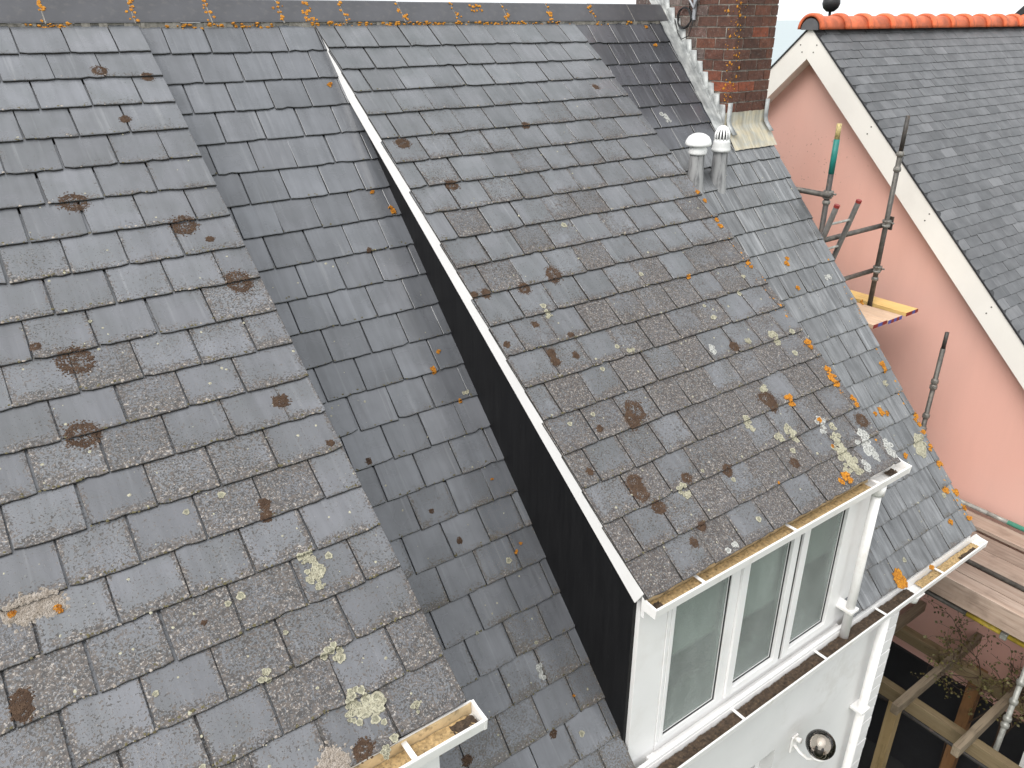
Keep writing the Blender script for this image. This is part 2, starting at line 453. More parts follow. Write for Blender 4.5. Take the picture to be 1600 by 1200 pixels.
# ------------------------------------------------------------------ roofs
TM, TD, TL = R(48.432), R(37.081), R(34.732)
class Roof:
    def __init__(s, th, rows, y0=0.0, z0=0.0):
        s.th, s.rows, s.y0, s.z0 = th, rows, y0, z0
        s.ey = Vector((0, math.cos(th), math.sin(th))); s.ez = Vector((0, -math.sin(th), math.cos(th)))
        s.rot = Matrix.Rotation(th, 4, 'X')
    def P(s, x, sd, h=0.0):
        return Vector((x, s.y0, s.z0)) - s.ey * sd + s.ez * h
    def surf(s, sd):
        for b in s.rows:
            if sd <= b + .001: return .0222 - .055 * (b - sd)
        return .0222
def rowlist(a, g_, n): return [a + g_ * i for i in range(n)]
ROOF_L = Roof(TL, [.284, .5, .725, .945, 1.17, 1.39, 1.612, 1.833, 2.044, 2.258, 2.465] + [2.465 + .202 * k for k in range(1, 10)])
ROOF_M = Roof(TD, rowlist(.2735, .2105, 20))
ROOF_R = Roof(TM, rowlist(.2417, .2117, 24))

SLATES = {}
def slate_mesh(w, g_, L, var, mat, t=.011, top=.022, k=.055):
    key = (round(w, 3), round(g_, 3), round(L, 3), var, mat)
    if key in SLATES: return SLATES[key]
    rs = random.Random(hash(key[:3]) % 9999 + var * 37 + 5)
    n = 7
    bot = []
    for i in range(n):
        x = -w / 2 + w * i / (n - 1)
        y = rs.uniform(-.0018, .0018)
        if i in (0, n - 1):
            y += rs.choice((0, 0, 0, .002, .005, .010)); x *= 1 - rs.choice((0, 0, .01, .025)) * min(1, .25 / w)
        elif rs.random() < .08: y += rs.uniform(.004, .011)
        bot.append((x, y))
    out = bot + [(w / 2 + rs.uniform(-.0012, .0012), L * .35), (w / 2, L), (-w / 2, L), (-w / 2 + rs.uniform(-.0012, .0012), L * .35)]
    m = len(out); vv = []; ff = []
    for x, y in out: vv.append((x, y, top - t - k * y))
    for x, y in out:
        ix = x * (1 - .0022 / (w / 2)); iy = y + (.0022 if y < L * .2 else 0)
        vv.append((x, y, top - .0022 - k * y))
    for x, y in out:
        ix = x * (1 - .0022 / (w / 2)); iy = y + (.0022 if y < L * .2 else 0)
        vv.append((ix, iy, top - k * iy))
    for a in (0, 1):
        for i in range(m):
            j = (i + 1) % m; ff.append((a * m + i, a * m + j, a * m + m + j, a * m + m + i))
    ff.append(tuple(range(2 * m, 3 * m)))
    me = bpy.data.meshes.new('slate'); me.from_pydata(vv, [], ff); me.update()
    uv = me.uv_layers.new(name='UVMap')
    for lp in me.loops:
        v = vv[lp.vertex_index]; uv.data[lp.index].uv = (v[0] / w + .5, v[1] / g_)
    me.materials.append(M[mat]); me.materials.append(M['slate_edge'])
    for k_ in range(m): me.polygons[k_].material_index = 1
    SLATES[key] = me
    return me

def put_slate(me, roof, x, s_, parent, jit=.006, lift=.0012, name='slate', roll=0.0):
    o = bpy.data.objects.new(name, me); C.objects.link(o)
    o.parent = parent
    p = roof.P(x, s_ + rnd.uniform(-.003, .003), rnd.uniform(0, lift))
    o.matrix_basis = Matrix.Translation(p - WORLD[parent.name]) @ roof.rot @ Matrix.Rotation(rnd.gauss(0, jit), 4, 'Z') @ Matrix.Rotation(roll + rnd.gauss(0, .004), 4, 'Y')
    return o

def joints(phase, w, x0, x1):
    k = math.floor((x0 - phase) / w)
    js = [x0]
    x = phase + k * w
    while x < x1:
        if x > x0 + .055 and x < x1 - .055: js.append(x + rnd.uniform(-.006, .006))
        x += w
    js.append(x1)
    return js
def lay(roof, parent, mat, w, ph, x0, x1, skip=None, L=.42, g_=.2115):
    for i, b in enumerate(roof.rows):
        js = joints(ph[i % 2], w, x0, x1)
        for a, c in zip(js[:-1], js[1:]):
            if skip and skip(i, a, c): continue
            ww = round(c - a - .006, 3)
            if abs(ww - (w - .006)) < .014: var = rnd.randrange(10); ww = round(w - .006 + rnd.choice((-.002, 0, .001)), 4)
            else: var = 0
            me = slate_mesh(ww, g_, L if b > .45 else b - .02, var, mat(i, a, c) if callable(mat) else mat)
            put_slate(me, roof, (a + c) / 2, b, parent)

X0, X1, X2, X3 = .264, 1.380, 3.617, 5.278
house = thing('house', (2.0, 0.0, GZ), 'near white house with lichen-spotted slate roof, two shed dormers and brick chimney', 'house')

def deck(mb, roof, x0, x1, s0, s1, h0=-.062, h1=-.022):
    p = [roof.P(0, s0, h0), roof.P(0, s1, h0), roof.P(0, s1, h1), roof.P(0, s0, h1)]
    return mb.prism([(q.y, q.z) for q in p], x0, x1, 0)

mb = MB()
deck(mb, ROOF_R, -2.6, 1.44, .02, 5.06)
deck(mb, ROOF_R, 3.56, 5.26, .02, 5.06)
deck(mb, ROOF_R, 1.44, 3.56, .02, .55)
mb.prism([(.10, .0), (.18, .0), (5.0, -5.35), (4.95, -5.40)], -2.6, 5.26, 0)
main_roof = mb.build('main_roof', 'felt', house)
deck(MB(), ROOF_R, .15, 1.42, 4.90, 5.10, -.0205, .0075).build('eave_course', 'slate_channel', main_roof)
deck(MB(), ROOF_R, 3.58, X3 - .01, 4.90, 5.10, -.0205, .0075).build('eave_course', 'slate_channel', main_roof)
main_roof['label'] = 'steep main slate roof behind and between the dormers'

# main roof slates: a channel between the dormers and the strip towards the chimney and right-hand verge
def mat_main(i, a, c): return 'slate_channel' if a < 2.5 else ('slate_dark' if ROOF_R.rows[i] < 1.42 and c < 4.72 else 'slate_right')
def skip_r(i, a, c):
    s_ = ROOF_R.rows[i]; y = -s_ * math.cos(TM)
    return a > 4.60 and y > -.72                      # chimney and its flashing stand here
lay(ROOF_R, main_roof, mat_main, .2435, (.389, .389 + .1225), .145, 1.425)
lay(ROOF_R, main_roof, mat_main, .2405, (4.245, 4.365), 3.50, X3, skip=None)
for o in [c for c in main_roof.children if c.name.startswith('slate')]:
    w_ = WORLD[main_roof.name] + o.matrix_basis.translation
    s_ = -w_.y / math.cos(TM)
    hw = o.data.vertices[6].co.x
    if w_.x > 4.4 and w_.y > -.86 and w_.x + hw > 4.70:
        if w_.x - hw > 4.62 or w_.x + hw < 4.66: bpy.data.objects.remove(o)
        else:
            a, c = w_.x - hw, 4.70
            me = slate_mesh(round(c - a, 3), .2117, .30 if s_ < .45 else .42, 0, 'slate_dark')
            o.data = me; o.location.x = (a + c) / 2 - WORLD[main_roof.name].x

# ridge tiles and their mortar bed
RJ = [-2.6, -2.1, -1.64, -1.17, -.70, -.225, .246, .694, 1.156, 1.60, 2.05, 2.50, 2.96, 3.40, 3.85, 4.30, 4.72]
for a, b in zip(RJ[:-1], RJ[1:]):
    dz = rnd.uniform(-.003, .003)
    p = [(-.038, .012), (-.044, .002), (-.030, .000), (.08, .112), (.19, .0), (.204, .002), (.198, .012), (.092, .131), (.08, .136), (.068, .131)]
    m_ = MB().prism([(y, z + dz) for y, z in p], a + .004, b - .004, 0).build('ridge_tile', 'ridge', main_roof)
    MB().prism([(y * 1.0 + (-.001 if y < .08 else .001), z + dz - .004) for y, z in p], b - .0035, b + .0035, 0).build('ridge_joint', 'mortar', main_roof)
mb = MB()
n = 160
for i in range(n):
    a, b = -2.6 + 7.3 * i / n, -2.6 + 7.3 * (i + 1) / n
    d = rnd.uniform(-.006, .006)
    mb.box(a, b + .001, -.036 + d, .19, -.045 + rnd.uniform(-.01, .006), .006 + rnd.uniform(-.006, .0))
mb.build('mortar_bed', 'mortar', main_roof)

# ---- dormers
def gutter(mb, x0, x1, yb, yf, zl, depth=.048, th=.005, back=.02):
    zb = zl - depth
    mb.prism([(yb, zl + back), (yb, zb), (yf, zb), (yf, zl), (yf - .006, zl + .002), (yf - .010, zl - .002), (yf - .010, zl - .009), (yf - th, zb - th), (yb + th, zb - th), (yb + th, zl + back)], x0, x1, 0)
def debris(name, mat, parent, x0, x1, yb, yf, z, amp=.012, dens=90, hole=None):
    mb = MB(); nx = max(8, int((x1 - x0) * dens)); ny = 7
    b = 0
    for i in range(nx + 1):
        for j in range(ny + 1):
            x, y = x0 + (x1 - x0) * i / nx, yb + (yf - yb) * j / ny
            h = amp * (math.sin(x * 23) * .3 + math.sin(x * 61 + 1) * .3 + rnd.uniform(-.6, .6))
            mb.v.append((x, y, z + h))
    for i in range(nx):
        for j in range(ny):
            a = i * (ny + 1) + j; mb.f.append((a, a + ny + 1, a + ny + 2, a + 1))
    return mb.build(name, mat, parent, True)

# middle dormer
mb = MB()
deck(mb, ROOF_M, X1 + .03, X2 - .02, .02, 4.20)
dormer = mb.build('dormer', 'felt', house)
deck(MB(), ROOF_M, X1 + .005, X2 - .01, 4.06, 4.262, -.0205, .0075).build('eave_course', 'slate_channel', dormer)
dormer['label'] = 'shed dormer with black side cheek and three-light window'
lay(ROOF_M, dormer, 'slate_mid', .243, (1.500, 1.6215), X1 - .012, X2 + .01)
def cheek(x0, x1, roofd, yf, name='cheek'):
    a = math.tan(roofd.th); b = math.tan(TM)
    n = 14; top = []; bot = []
    for i in range(n + 1):
        y = -.12 + (yf + .12) * i / n
        top.append((y, a * y - .045)); bot.append((y, b * y - .05))
    return MB().prism(top + bot[::-1], x0, x1, 0)
cheek(X1 + .036, X1 + .07, ROOF_M, -3.285).build('cheek', 'black_cheek', dormer)
cheek(X2 - .07, X2 - .04, ROOF_M, -3.285).build('cheek', 'black_cheek', dormer)
# white bargeboards down each edge
def barge(x0, x1, roof, s0, s1, d, parent):
    p = [roof.P(0, s0, .004), roof.P(0, s1, .004), roof.P(0, s1 + .012, -d), roof.P(0, s0, -d)]
    return MB().prism([(q.y, q.z) for q in p], x0, x1, 0).build('bargeboard', 'white_clean', parent, bevel=.002)
barge(X1 + .0, X1 + .027, ROOF_M, .10, 4.235, .105, dormer)
barge(X2 - .03, X2 - .003, ROOF_M, .10, 4.235, .105, dormer)
# little dark slate edging strip along the top of the bargeboard
YW = -3.30
MB().box(X1 + .06, 1.655, YW - .012, YW + .05, -4.05, -2.60).build('corner_board', 'white_clean', dormer, bevel=.002)
MB().box(3.442, X2 - .035, YW - .012, YW + .05, -4.05, -2.60).build('corner_board', 'white_clean', dormer, bevel=.002)
MB().box(X1 + .03, X2 - .03, -3.366, -3.345, -2.73, -2.595).build('fascia', 'white_clean', dormer)
MB().box(X1 + .06, X2 - .05, -3.343, YW + .03, -2.655, -2.635).build('soffit', 'white_clean', dormer)
# window: outer frame, three sashes, panes
ZT, ZB = -2.70, -3.90
fr = MB()
fr.box(1.657, 3.440, YW - .018, YW + .045, ZT, -2.652)
fr.box(1.657, 3.440, YW - .018, YW + .045, ZB - .012, ZB + .045)
for a, b in ((1.657, 1.682), (2.200, 2.248), (2.786, 2.806), (3.395, 3.440)):
    fr.box(a, b, YW - .018, YW + .045, ZB + .045, ZT)
fr.build('window_frame', 'white_clean', dormer, bevel=.003)
lights = [(1.684, 2.198, .030, .030, 0), (2.250, 2.776, .06, .06, .014), (2.816, 3.393, .062, .115, .014)]
for a, b, wl_, wr, proud in lights:
    s = MB(); z0, z1 = ZB + .047, ZT - .002
    bt = .032 if not proud else .062
    y0 = YW - .020 - proud
    s.box(a, a + wl_, y0, YW + .03, z0, z1); s.box(b - wr, b, y0, YW + .03, z0, z1)
    s.box(a + wl_, b - wr, y0, YW + .03, z0, z0 + bt); s.box(a + wl_, b - wr, y0, YW + .03, z1 - .04, z1)
    s.build('sash', 'white_clean', dormer, bevel=.003)
    q = MB(); e = .008; xa, xb, za, zb = a + wl_, b - wr, z0 + bt, z1 - .04
    q.box(xa + .0005, xa + e, YW - .012, YW + .012, za + .0005, zb - .0005); q.box(xb - e, xb - .0005, YW - .012, YW + .012, za + .0005, zb - .0005)
    q.box(xa + e, xb - e, YW - .012, YW + .012, za + .0005, za + e)
    q.build('glazing_seal', 'seal', dormer)
    q = MB().box(xa + .014, xb - .014, YW - .004, YW + .004, za + .014, zb); 
    s = MB(); s.box(xa + e, xa + .0135, YW - .006, YW + .012, za + e, zb); s.box(xb - .0135, xb - e, YW - .006, YW + .012, za + e, zb); s.box(xa + .0135, xb - .0135, YW - .006, YW + .012, za + e, za + .0135)
    s.build('glazing_bead', 'white_clean', dormer)
    q.build('pane', 'glass', dormer)
MB().box(2.790, 2.803, YW - .024, YW - .019, -3.22, -3.14).build('hinge', 'seal', dormer)
MB().box(2.777, 2.815, YW - .0185, YW - .0182, ZB + .05, ZT).build('sash_gap', 'seal', dormer)
MB().prism([(YW + .02, -3.915), (YW - .082, -3.935), (YW - .082, -3.962), (YW + .02, -3.962)], 1.60, 3.50, 0).build('sill', 'white_clean', dormer, bevel=.004)
MB().box(1.46, 3.56, YW - .006, YW + .02, -4.10, -3.964).build('apron', 'white_clean', dormer)
# room behind the obscured glass
rm = MB()
rm.quad((1.46, YW + .06, -4.0), (3.54, YW + .06, -4.0), (3.54, -1.9, -4.0), (1.46, -1.9, -4.0))
rm.build('room_floor', 'room_floor', dormer)
rm = MB()
rm.quad((1.46, -1.9, -4.0), (3.54, -1.9, -4.0), (3.54, -1.9, -1.5), (1.46, -1.9, -1.5))
rm.quad((1.46, YW + .06, -4.0), (1.46, -1.9, -4.0), (1.46, -1.9, -1.5), (1.46, YW + .06, -2.66))
rm.quad((3.54, YW + .06, -4.0), (3.54, -1.9, -4.0), (3.54, -1.9, -1.5), (3.54, YW + .06, -2.66))
rm.quad((1.46, YW + .06, -2.66), (3.54, YW + .06, -2.66), (3.54, -1.9, -1.56), (1.46, -1.9, -1.56))
rm.build('room_wall', 'room', dormer)
MB().box(1.5, 3.5, YW + .062, YW + .26, -3.93, -3.90).build('inner_sill', 'white_clean', dormer)
MB().box(1.75, 2.72, YW + .45, YW + .95, -3.999, -3.45).build('room_dark_box', 'room_dark_box', dormer)  # dark boxes added so the lower part of the panes looks darker
MB().box(2.86, 3.45, YW + .40, YW + .90, -3.999, -3.30).build('room_dark_box', 'room_dark_box', dormer)
for a_, b_, zb_ in ((1.70, 2.18, -3.30), (2.27, 2.75, -3.36), (2.83, 3.38, -3.22)):
    MB().box(a_, b_, YW + .055, YW + .058, zb_, -2.68).build('pane_lightener', 'white_clean', dormer)  # pale sheets added behind the glass to lighten the panes' upper part
MB().sweep([(2.36, YW + .10, -3.90), (2.39, YW + .12, -2.75)], .016, 8).build('blind_cord', 'curtain', dormer, True)
# gutter
mb = MB(); gutter(mb, X1 + .015, 3.68, -3.368, -3.455, -2.600)
gd = mb.build('gutter', 'white', dormer)
MB().box(X1 + .016, 3.36, -3.3702, -3.3688, -2.647, -2.592).build('gutter_stain', 'gutter_in', dormer)
MB().box(X1 + .016, 3.66, -3.4545, -3.453, -2.647, -2.608).build('gutter_stain', 'gutter_in', dormer)
p = [(-3.366, -2.578), (-3.366, -2.655), (-3.462, -2.655), (-3.468, -2.597), (-3.40, -2.590)]
MB().prism(p, X1 + .006, X1 + .0148, 0).build('gutter_end', 'white', dormer)
MB().prism(p, 3.6802, 3.689, 0).build('gutter_end', 'white', dormer)
for x in (1.74, 2.50, 3.33):
    MB().box(x - .009, x + .009, -3.463, -3.369, -2.602, -2.597).build('gutter_clip', 'white', dormer)
debris('gutter_silt', 'soil_light', dormer, X1 + .03, 3.30, -3.374, -3.450, -2.634, .004)
debris('gutter_dirt', 'soil', dormer, 3.52, 3.60, -3.38, -3.44, -2.630, .012)
debris('gutter_dirt', 'soil', dormer, 1.42, 1.47, -3.40, -3.445, -2.630, .010)
# downpipe from the dormer gutter into the main gutter
MB().sweep([(3.43, -3.412, -2.67), (3.43, -3.412, -3.97)], .030, 20).build('downpipe', 'white', dormer, True)
MB().lathe((3.43, -3.412, -2.74), [(.034, 0), (.043, 0), (.046, .04), (.046, .07), (.034, .07)]).build('pipe_outlet', 'white', dormer, True)
MB().box(3.385, 3.475, -3.452, -3.31, -3.695, -3.67).build('pipe_clip', 'white', dormer, bevel=.004)

# left dormer
mb = MB(); deck(mb, ROOF_L, -2.6, X0 - .02, .02, 4.22)
dormer2 = mb.build('dormer', 'felt', house)
deck(MB(), ROOF_L, -2.58, X0 - .01, 4.08, 4.274, -.0205, .0075).build('eave_course', 'slate_channel', dormer2)
dormer2['label'] = 'nearest shed dormer, only its slate roof and gutter end in view'
lay(ROOF_L, dormer2, 'slate_left', .2485, (-.653, -.782), -2.58, X0)
cheek(X0 - .13, X0 - .10, ROOF_L, -3.44).build('cheek', 'black_cheek', dormer2)
barge(X0 - .033, X0 - .006, ROOF_L, .10, 4.22, .10, dormer2)
MB().box(-2.6, .142, -3.49, -3.44, -4.05, -2.56).build('front_panel', 'white_clean', dormer2)
MB().box(-2.6, X0 - .03, -3.515, -3.493, -2.60, -2.475).build('fascia', 'white_clean', dormer2)
mb = MB(); gutter(mb, -2.6, .285, -3.517, -3.605, -2.465)
mb.build('gutter', 'white', dormer2)
MB().box(-2.6, .284, -3.5192, -3.5178, -2.512, -2.452).build('gutter_stain', 'gutter_in', dormer2)
MB().box(-2.6, .284, -3.6045, -3.603, -2.512, -2.474).build('gutter_stain', 'gutter_in', dormer2)
p2 = [(-3.516, -2.445), (-3.516, -2.520), (-3.612, -2.520), (-3.618, -2.462), (-3.55, -2.455)]
MB().prism(p2, .2852, .297, 0).build('gutter_end', 'white', dormer2)
for x in (-1.6, -.8, -.02): MB().box(x - .011, x + .011, -3.613, -3.518, -2.467, -2.462).build('gutter_clip', 'white', dormer2)
debris('gutter_silt', 'soil_light', dormer2, -2.5, .265, -3.523, -3.600, -2.500, .0045)
debris('gutter_dirt', 'soil', dormer2, .17, .275, -3.535, -3.590, -2.493, .012)

# ---- walls below the eaves
WY = -3.335
wall = MB()
wall.box(-2.6, 2.18, WY, WY + .25, GZ, -4.0); wall.box(2.18, 2.965, WY, WY + .25, -4.80, -4.0)
wall.box(2.18, 2.965, WY, WY + .25, GZ, -6.0); wall.box(2.965, 4.235, WY, WY + .25, GZ, -4.0)
wall = wall.build('front_wall', 'render_wall', house)
MB().prism([(WY + .25, GZ), (5.0, GZ), (5.0, -5.5), (.1, -.12), (WY + .25, -3.85)], 4.14, 4.39, 0).build('gable_wall', 'gable_low_bounce', house)
i = 0
z = GZ
while z < -4.06:
    h = .128
    MB().box(4.238, 4.392, WY - .012 + rnd.uniform(-.002, .002), WY + .2, z, z + h - .008).build('cladding_board', 'white_clean', wall, bevel=.003)
    z += h
MB().box(4.240, 4.388, WY - .004, WY + .19, GZ, -4.05).build('cladding_backing', 'seal', wall)
w = MB()
w.box(2.181, 2.235, WY + .10, WY + .15, -6.0, -4.801); w.box(2.91, 2.964, WY + .10, WY + .15, -6.0, -4.801); w.box(2.235, 2.91, WY + .10, WY + .15, -4.86, -4.801)
w.build('window_frame', 'white_clean', wall)
MB().box(2.236, 2.909, WY + .12, WY + .13, -6.0, -4.861).build('pane', 'glass_dark', wall)
# main gutter
mb = MB(); gutter(mb, -.2, 5.34, -3.385, -3.472, -3.915)
gut = mb.build('gutter', 'white', house)
gut['label'] = 'long white main gutter choked with brown soil'
MB().prism([(y + .0, z_ - 1.315) for y, z_ in [(-3.383, -2.578), (-3.383, -2.655), (-3.479, -2.655), (-3.485, -2.597), (-3.42, -2.590)]], 5.3402, 5.352, 0).build('gutter_end', 'white', gut)
for x in (1.3, 2.28, 3.13, 3.86, 4.66): MB().box(x - .010, x + .010, -3.480, -3.386, -3.917, -3.912).build('gutter_clip', 'white', gut)
debris('gutter_soil', 'soil', gut, -.1, 4.28, -3.391, -3.467, -3.932, .010)
debris('gutter_silt', 'soil_light', gut, 4.40, 5.28, -3.391, -3.467, -3.948, .007)
debris('gutter_dirt', 'soil', gut, 4.98, 5.22, -3.43, -3.46, -3.942, .011)
MB().box(-.2, 5.25, -3.383, -3.36, -4.03, -3.87).build('fascia', 'white_clean', gut)
MB().lathe((4.345, -3.43, -4.06), [(.0, 0), (.036, 0), (.040, .03), (.048, .07), (.05, .085)]).build('pipe_outlet', 'white', gut, True)
MB().box(4.29, 4.40, -3.483, -3.39, -3.99, -3.978).build('outlet_union', 'white', gut)
dp = MB().sweep([(4.345, -3.43, -4.05), (4.345, -3.43, -4.10), (4.02, -3.40, -4.26), (4.02, -3.40, -4.32), (4.02, -3.40, GZ)], .034, 18)
dp = MB().sweep([(4.02, -3.405, -4.02), (4.02, -3.405, GZ)], .034, 18).build('downpipe', 'white', house, True)
for z in (-5.02, -6.8): MB().box(3.96, 4.08, -3.445, WY - .001, z - .014, z + .014).build('pipe_clip', 'white', dp, bevel=.004)

# ------------------------------------------------------------------ chimney
CX0, CX1, CY0, CY1 = 4.750, 5.268, -.790, .42
ch = MB().box(CX0 + .006, CX1 - .006, CY0 + .006, CY1 - .006, -1.4, .78).build('chimney', 'mortar', house)
ch['label'] = 'weathered red brick chimney with lead flashing at its foot'
BH, BW, J = .0855, .215, .011
BR = {}
def brick(x0, x1, y0, y1, z0, mat):
    key = (round(x1 - x0, 2), round(y1 - y0, 2), mat, rnd.randrange(3))
    if key not in BR:
        hx, hy, hz = (x1 - x0) / 2, (y1 - y0) / 2, (BH - J) / 2
        vv = [(sx * hx + rnd.uniform(-.002, .002), sy * hy + rnd.uniform(-.002, .002), sz * hz + rnd.uniform(-.002, .002)) for sz in (-1, 1) for sy in (-1, 1) for sx in (-1, 1)]
        me = bpy.data.meshes.new('brick')
        me.from_pydata(vv, [], [(0, 2, 3, 1), (4, 5, 7, 6), (0, 1, 5, 4), (2, 6, 7, 3), (0, 4, 6, 2), (1, 3, 7, 5)])
        me.materials.append(M[mat]); BR[key] = me
    o = bpy.data.objects.new('brick', BR[key])
    place(o, ch, ((x0 + x1) / 2 + rnd.uniform(-.0015, .0015), (y0 + y1) / 2 + rnd.uniform(-.0015, .0015), z0 + (BH - J) / 2))
z = -.985; k = 0
while z < .70:
    # front face, running bond, corner brick shows on both faces
    first = BW if k % 2 == 0 else BW / 2
    x = CX0; n = 0
    while x < CX1 - .03:
        w = first if n == 0 else BW
        x1 = min(x + w, CX1)
        if CX1 - x1 < .06: x1 = CX1
        d = (BW / 2 if k % 2 == 0 else BW) if n == 0 else .10
        brick(x + (0 if n == 0 else J / 2), x1 - (J / 2 if x1 < CX1 else 0), CY0, CY0 + d - J / 2, z, 'brick')
        x = x1; n += 1
    y = CY0 + (BW / 2 if k % 2 == 0 else BW)
    while y < CY1 - .03:
        y1 = min(y + BW, CY1)
        if CY1 - y1 < .06: y1 = CY1
        if z + BH > math.tan(TM) * (y1 - .0) - .02 or y1 > 0:
            brick(CX0, CX0 + .10, y + J / 2, y1 - (J / 2 if y1 < CY1 else 0), z, 'brick_weathered' if y > -.55 else 'brick')
        y = y1
    z += BH; k += 1
MB().box(CX0 - .03, CX1 + .03, CY0 - .03, CY1 + .03, .781, .84).build('chimney_cap', 'mortar', ch, bevel=.01)
MB().lathe((5.0, -.2, .84), [(.13, 0), (.14, .05), (.115, .08), (.105, .35), (.12, .38), (.12, .42), (.09, .42)]).build('chimney_pot', 'terracotta', ch, True)

# stepped lead flashing up the left face, each piece lapped over the one below
tm = math.tan(TM)
ns = 12
for i in range(ns):
    y0 = -.795 + i * .0757; y1 = y0 + .10
    xf = CX0 - .003 - .0022 * (i % 2)
    zt = tm * y0 + .235
    mb = MB()
    sec = [(-.122, .030), (-.07, .031), (-.034, .036), (-.014, .052), (-.004, .085)]
    def col(y, lift, bow): return [(xf + dx, y + bow * q, tm * y + dh + lift) for q, (dx, dh) in enumerate(sec)]
    c0, c1 = col(y0 - .022, .0035, .006), col(y1, -.001, 0)
    c0.append((xf, y0 + .034, zt)); c1.append((xf, y1 + .05, zt))
    mb.v = c0 + c1; m = len(c0)
    for q in range(m - 1): mb.f.append((q, q + 1, m + q + 1, m + q))
    o = mb.build('lead_step', 'lead', ch, True)
    md = o.modifiers.new('thick', 'SOLIDIFY'); md.thickness = .003; md.offset = 1
# strip of lead dressed onto the slates and the front apron
def rp(x, s_, h): return ROOF_R.P(x, s_, h)
mb = MB()
nn = 22
for i in range(nn + 1):
    s_ = .02 + 1.20 * i / nn
    wv = .004 * math.sin(i * 2.1)
    mb.v.append(tuple(rp(4.612 + wv, s_, .026 + .002 * math.sin(i * 1.7)))); mb.v.append(tuple(rp(4.69, s_, .031))); mb.v.append(tuple(rp(4.752, s_, .036)))
for i in range(nn):
    for q in (0, 1): mb.f.append((3 * i + q, 3 * i + 3 + q, 3 * i + 4 + q, 3 * i + 1 + q))
mb.build('lead_soaker', 'lead', ch, True)
mb = MB(); nx = 16
yfr = CY0 - .006
zf = tm * (CY0) + .03
for i in range(nx + 1):
    x = 4.722 + (5.300 - 4.722) * i / nx
    wv = rnd.uniform(-.003, .003)
    pr_ = [(x, yfr, zf + .135 + wv), (x, yfr, zf + .035), (x, yfr - .012, zf + .008)]
    sfoot = -CY0 / math.cos(TM)
    pr_ += [tuple(rp(x, sfoot + d, h)) for d, h in ((.045, .042), (.12, .034), (.20 + wv, .028))]
    mb.v += pr_
for i in range(nx):
    for q in range(5): mb.f.append((6 * i + q, 6 * i + q + 1, 6 * i + 7 + q, 6 * i + 6 + q))
mb.build('lead_apron', 'lead_apron', ch, True)
def strip(x0, x1, y, z0, z1, ex):
    mb = MB()
    pts = [(y, z1), (y, z0 + .05), (y - .012, z0 + .015), (y - .045, z0 - .022), (y - .085, z0 - .062)]
    for yy, zz in pts: mb.v += [(x0, yy, zz), (x1, yy, zz)]
    for q in range(4): mb.f.append((2 * q, 2 * q + 1, 2 * q + 3, 2 * q + 2))
    o = mb.build('lead_corner', 'lead', ch, True)
    md = o.modifiers.new('thick', 'SOLIDIFY'); md.thickness = .006; md.offset = 0
strip(4.735, 4.790, yfr - .009, zf + .02, zf + .215, 0)
strip(5.238, 5.290, yfr - .009, zf + .02, zf + .225, 0)

# cable coil and aerial bracket fixed to the chimney
co = thing('cable_coil', (4.735, -.23, -.05), 'black cable wound in a loose coil on the chimney', 'cable')
pts = []
for i in range(110):
    a = i / 24 * 2 * math.pi; r_ = .078 + .006 * math.sin(i * .7)
    pts.append((4.725 - .006 * math.sin(i * .37), -.222 + r_ * math.cos(a), .022 + r_ * 1.05 * math.sin(a)))
MB().sweep(pts, .0045, 6).build('coil', 'rubber', co, True)
MB().sweep([(4.73, -.29, .08), (4.72, -.33, -.02), (4.715, -.30, -.12), (4.72, -.21, -.15), (4.725, -.16, -.10), (4.735, -.10, .01)], .0045, 6).build('loose_end', 'rubber', co, True)
MB().sweep([(4.73, -.27, .09), (4.735, -.26, .20), (4.735, -.25, .40), (4.735, -.24, .6)], .0045, 6).build('rising_cable', 'rubber', co, True)
ab = thing('aerial_bracket', (4.72, -.33, .1), 'grey metal bracket bolted to the top of the chimney above the cable', 'bracket')
MB().box(4.722, 4.738, -.345, -.315, .005, .45).build('upright', 'galv', ab)
MB().sweep([(4.715, -.33, .10), (4.70, -.24, .22)], .009, 8).build('brace', 'galv', ab)
MB().sweep([(4.715, -.33, .10), (4.70, -.40, .22)], .009, 8).build('brace', 'galv', ab)
MB().sweep([(4.70, -.33, .42), (4.35, -.33, .42)], .012, 8).build('arm', 'galv', ab)

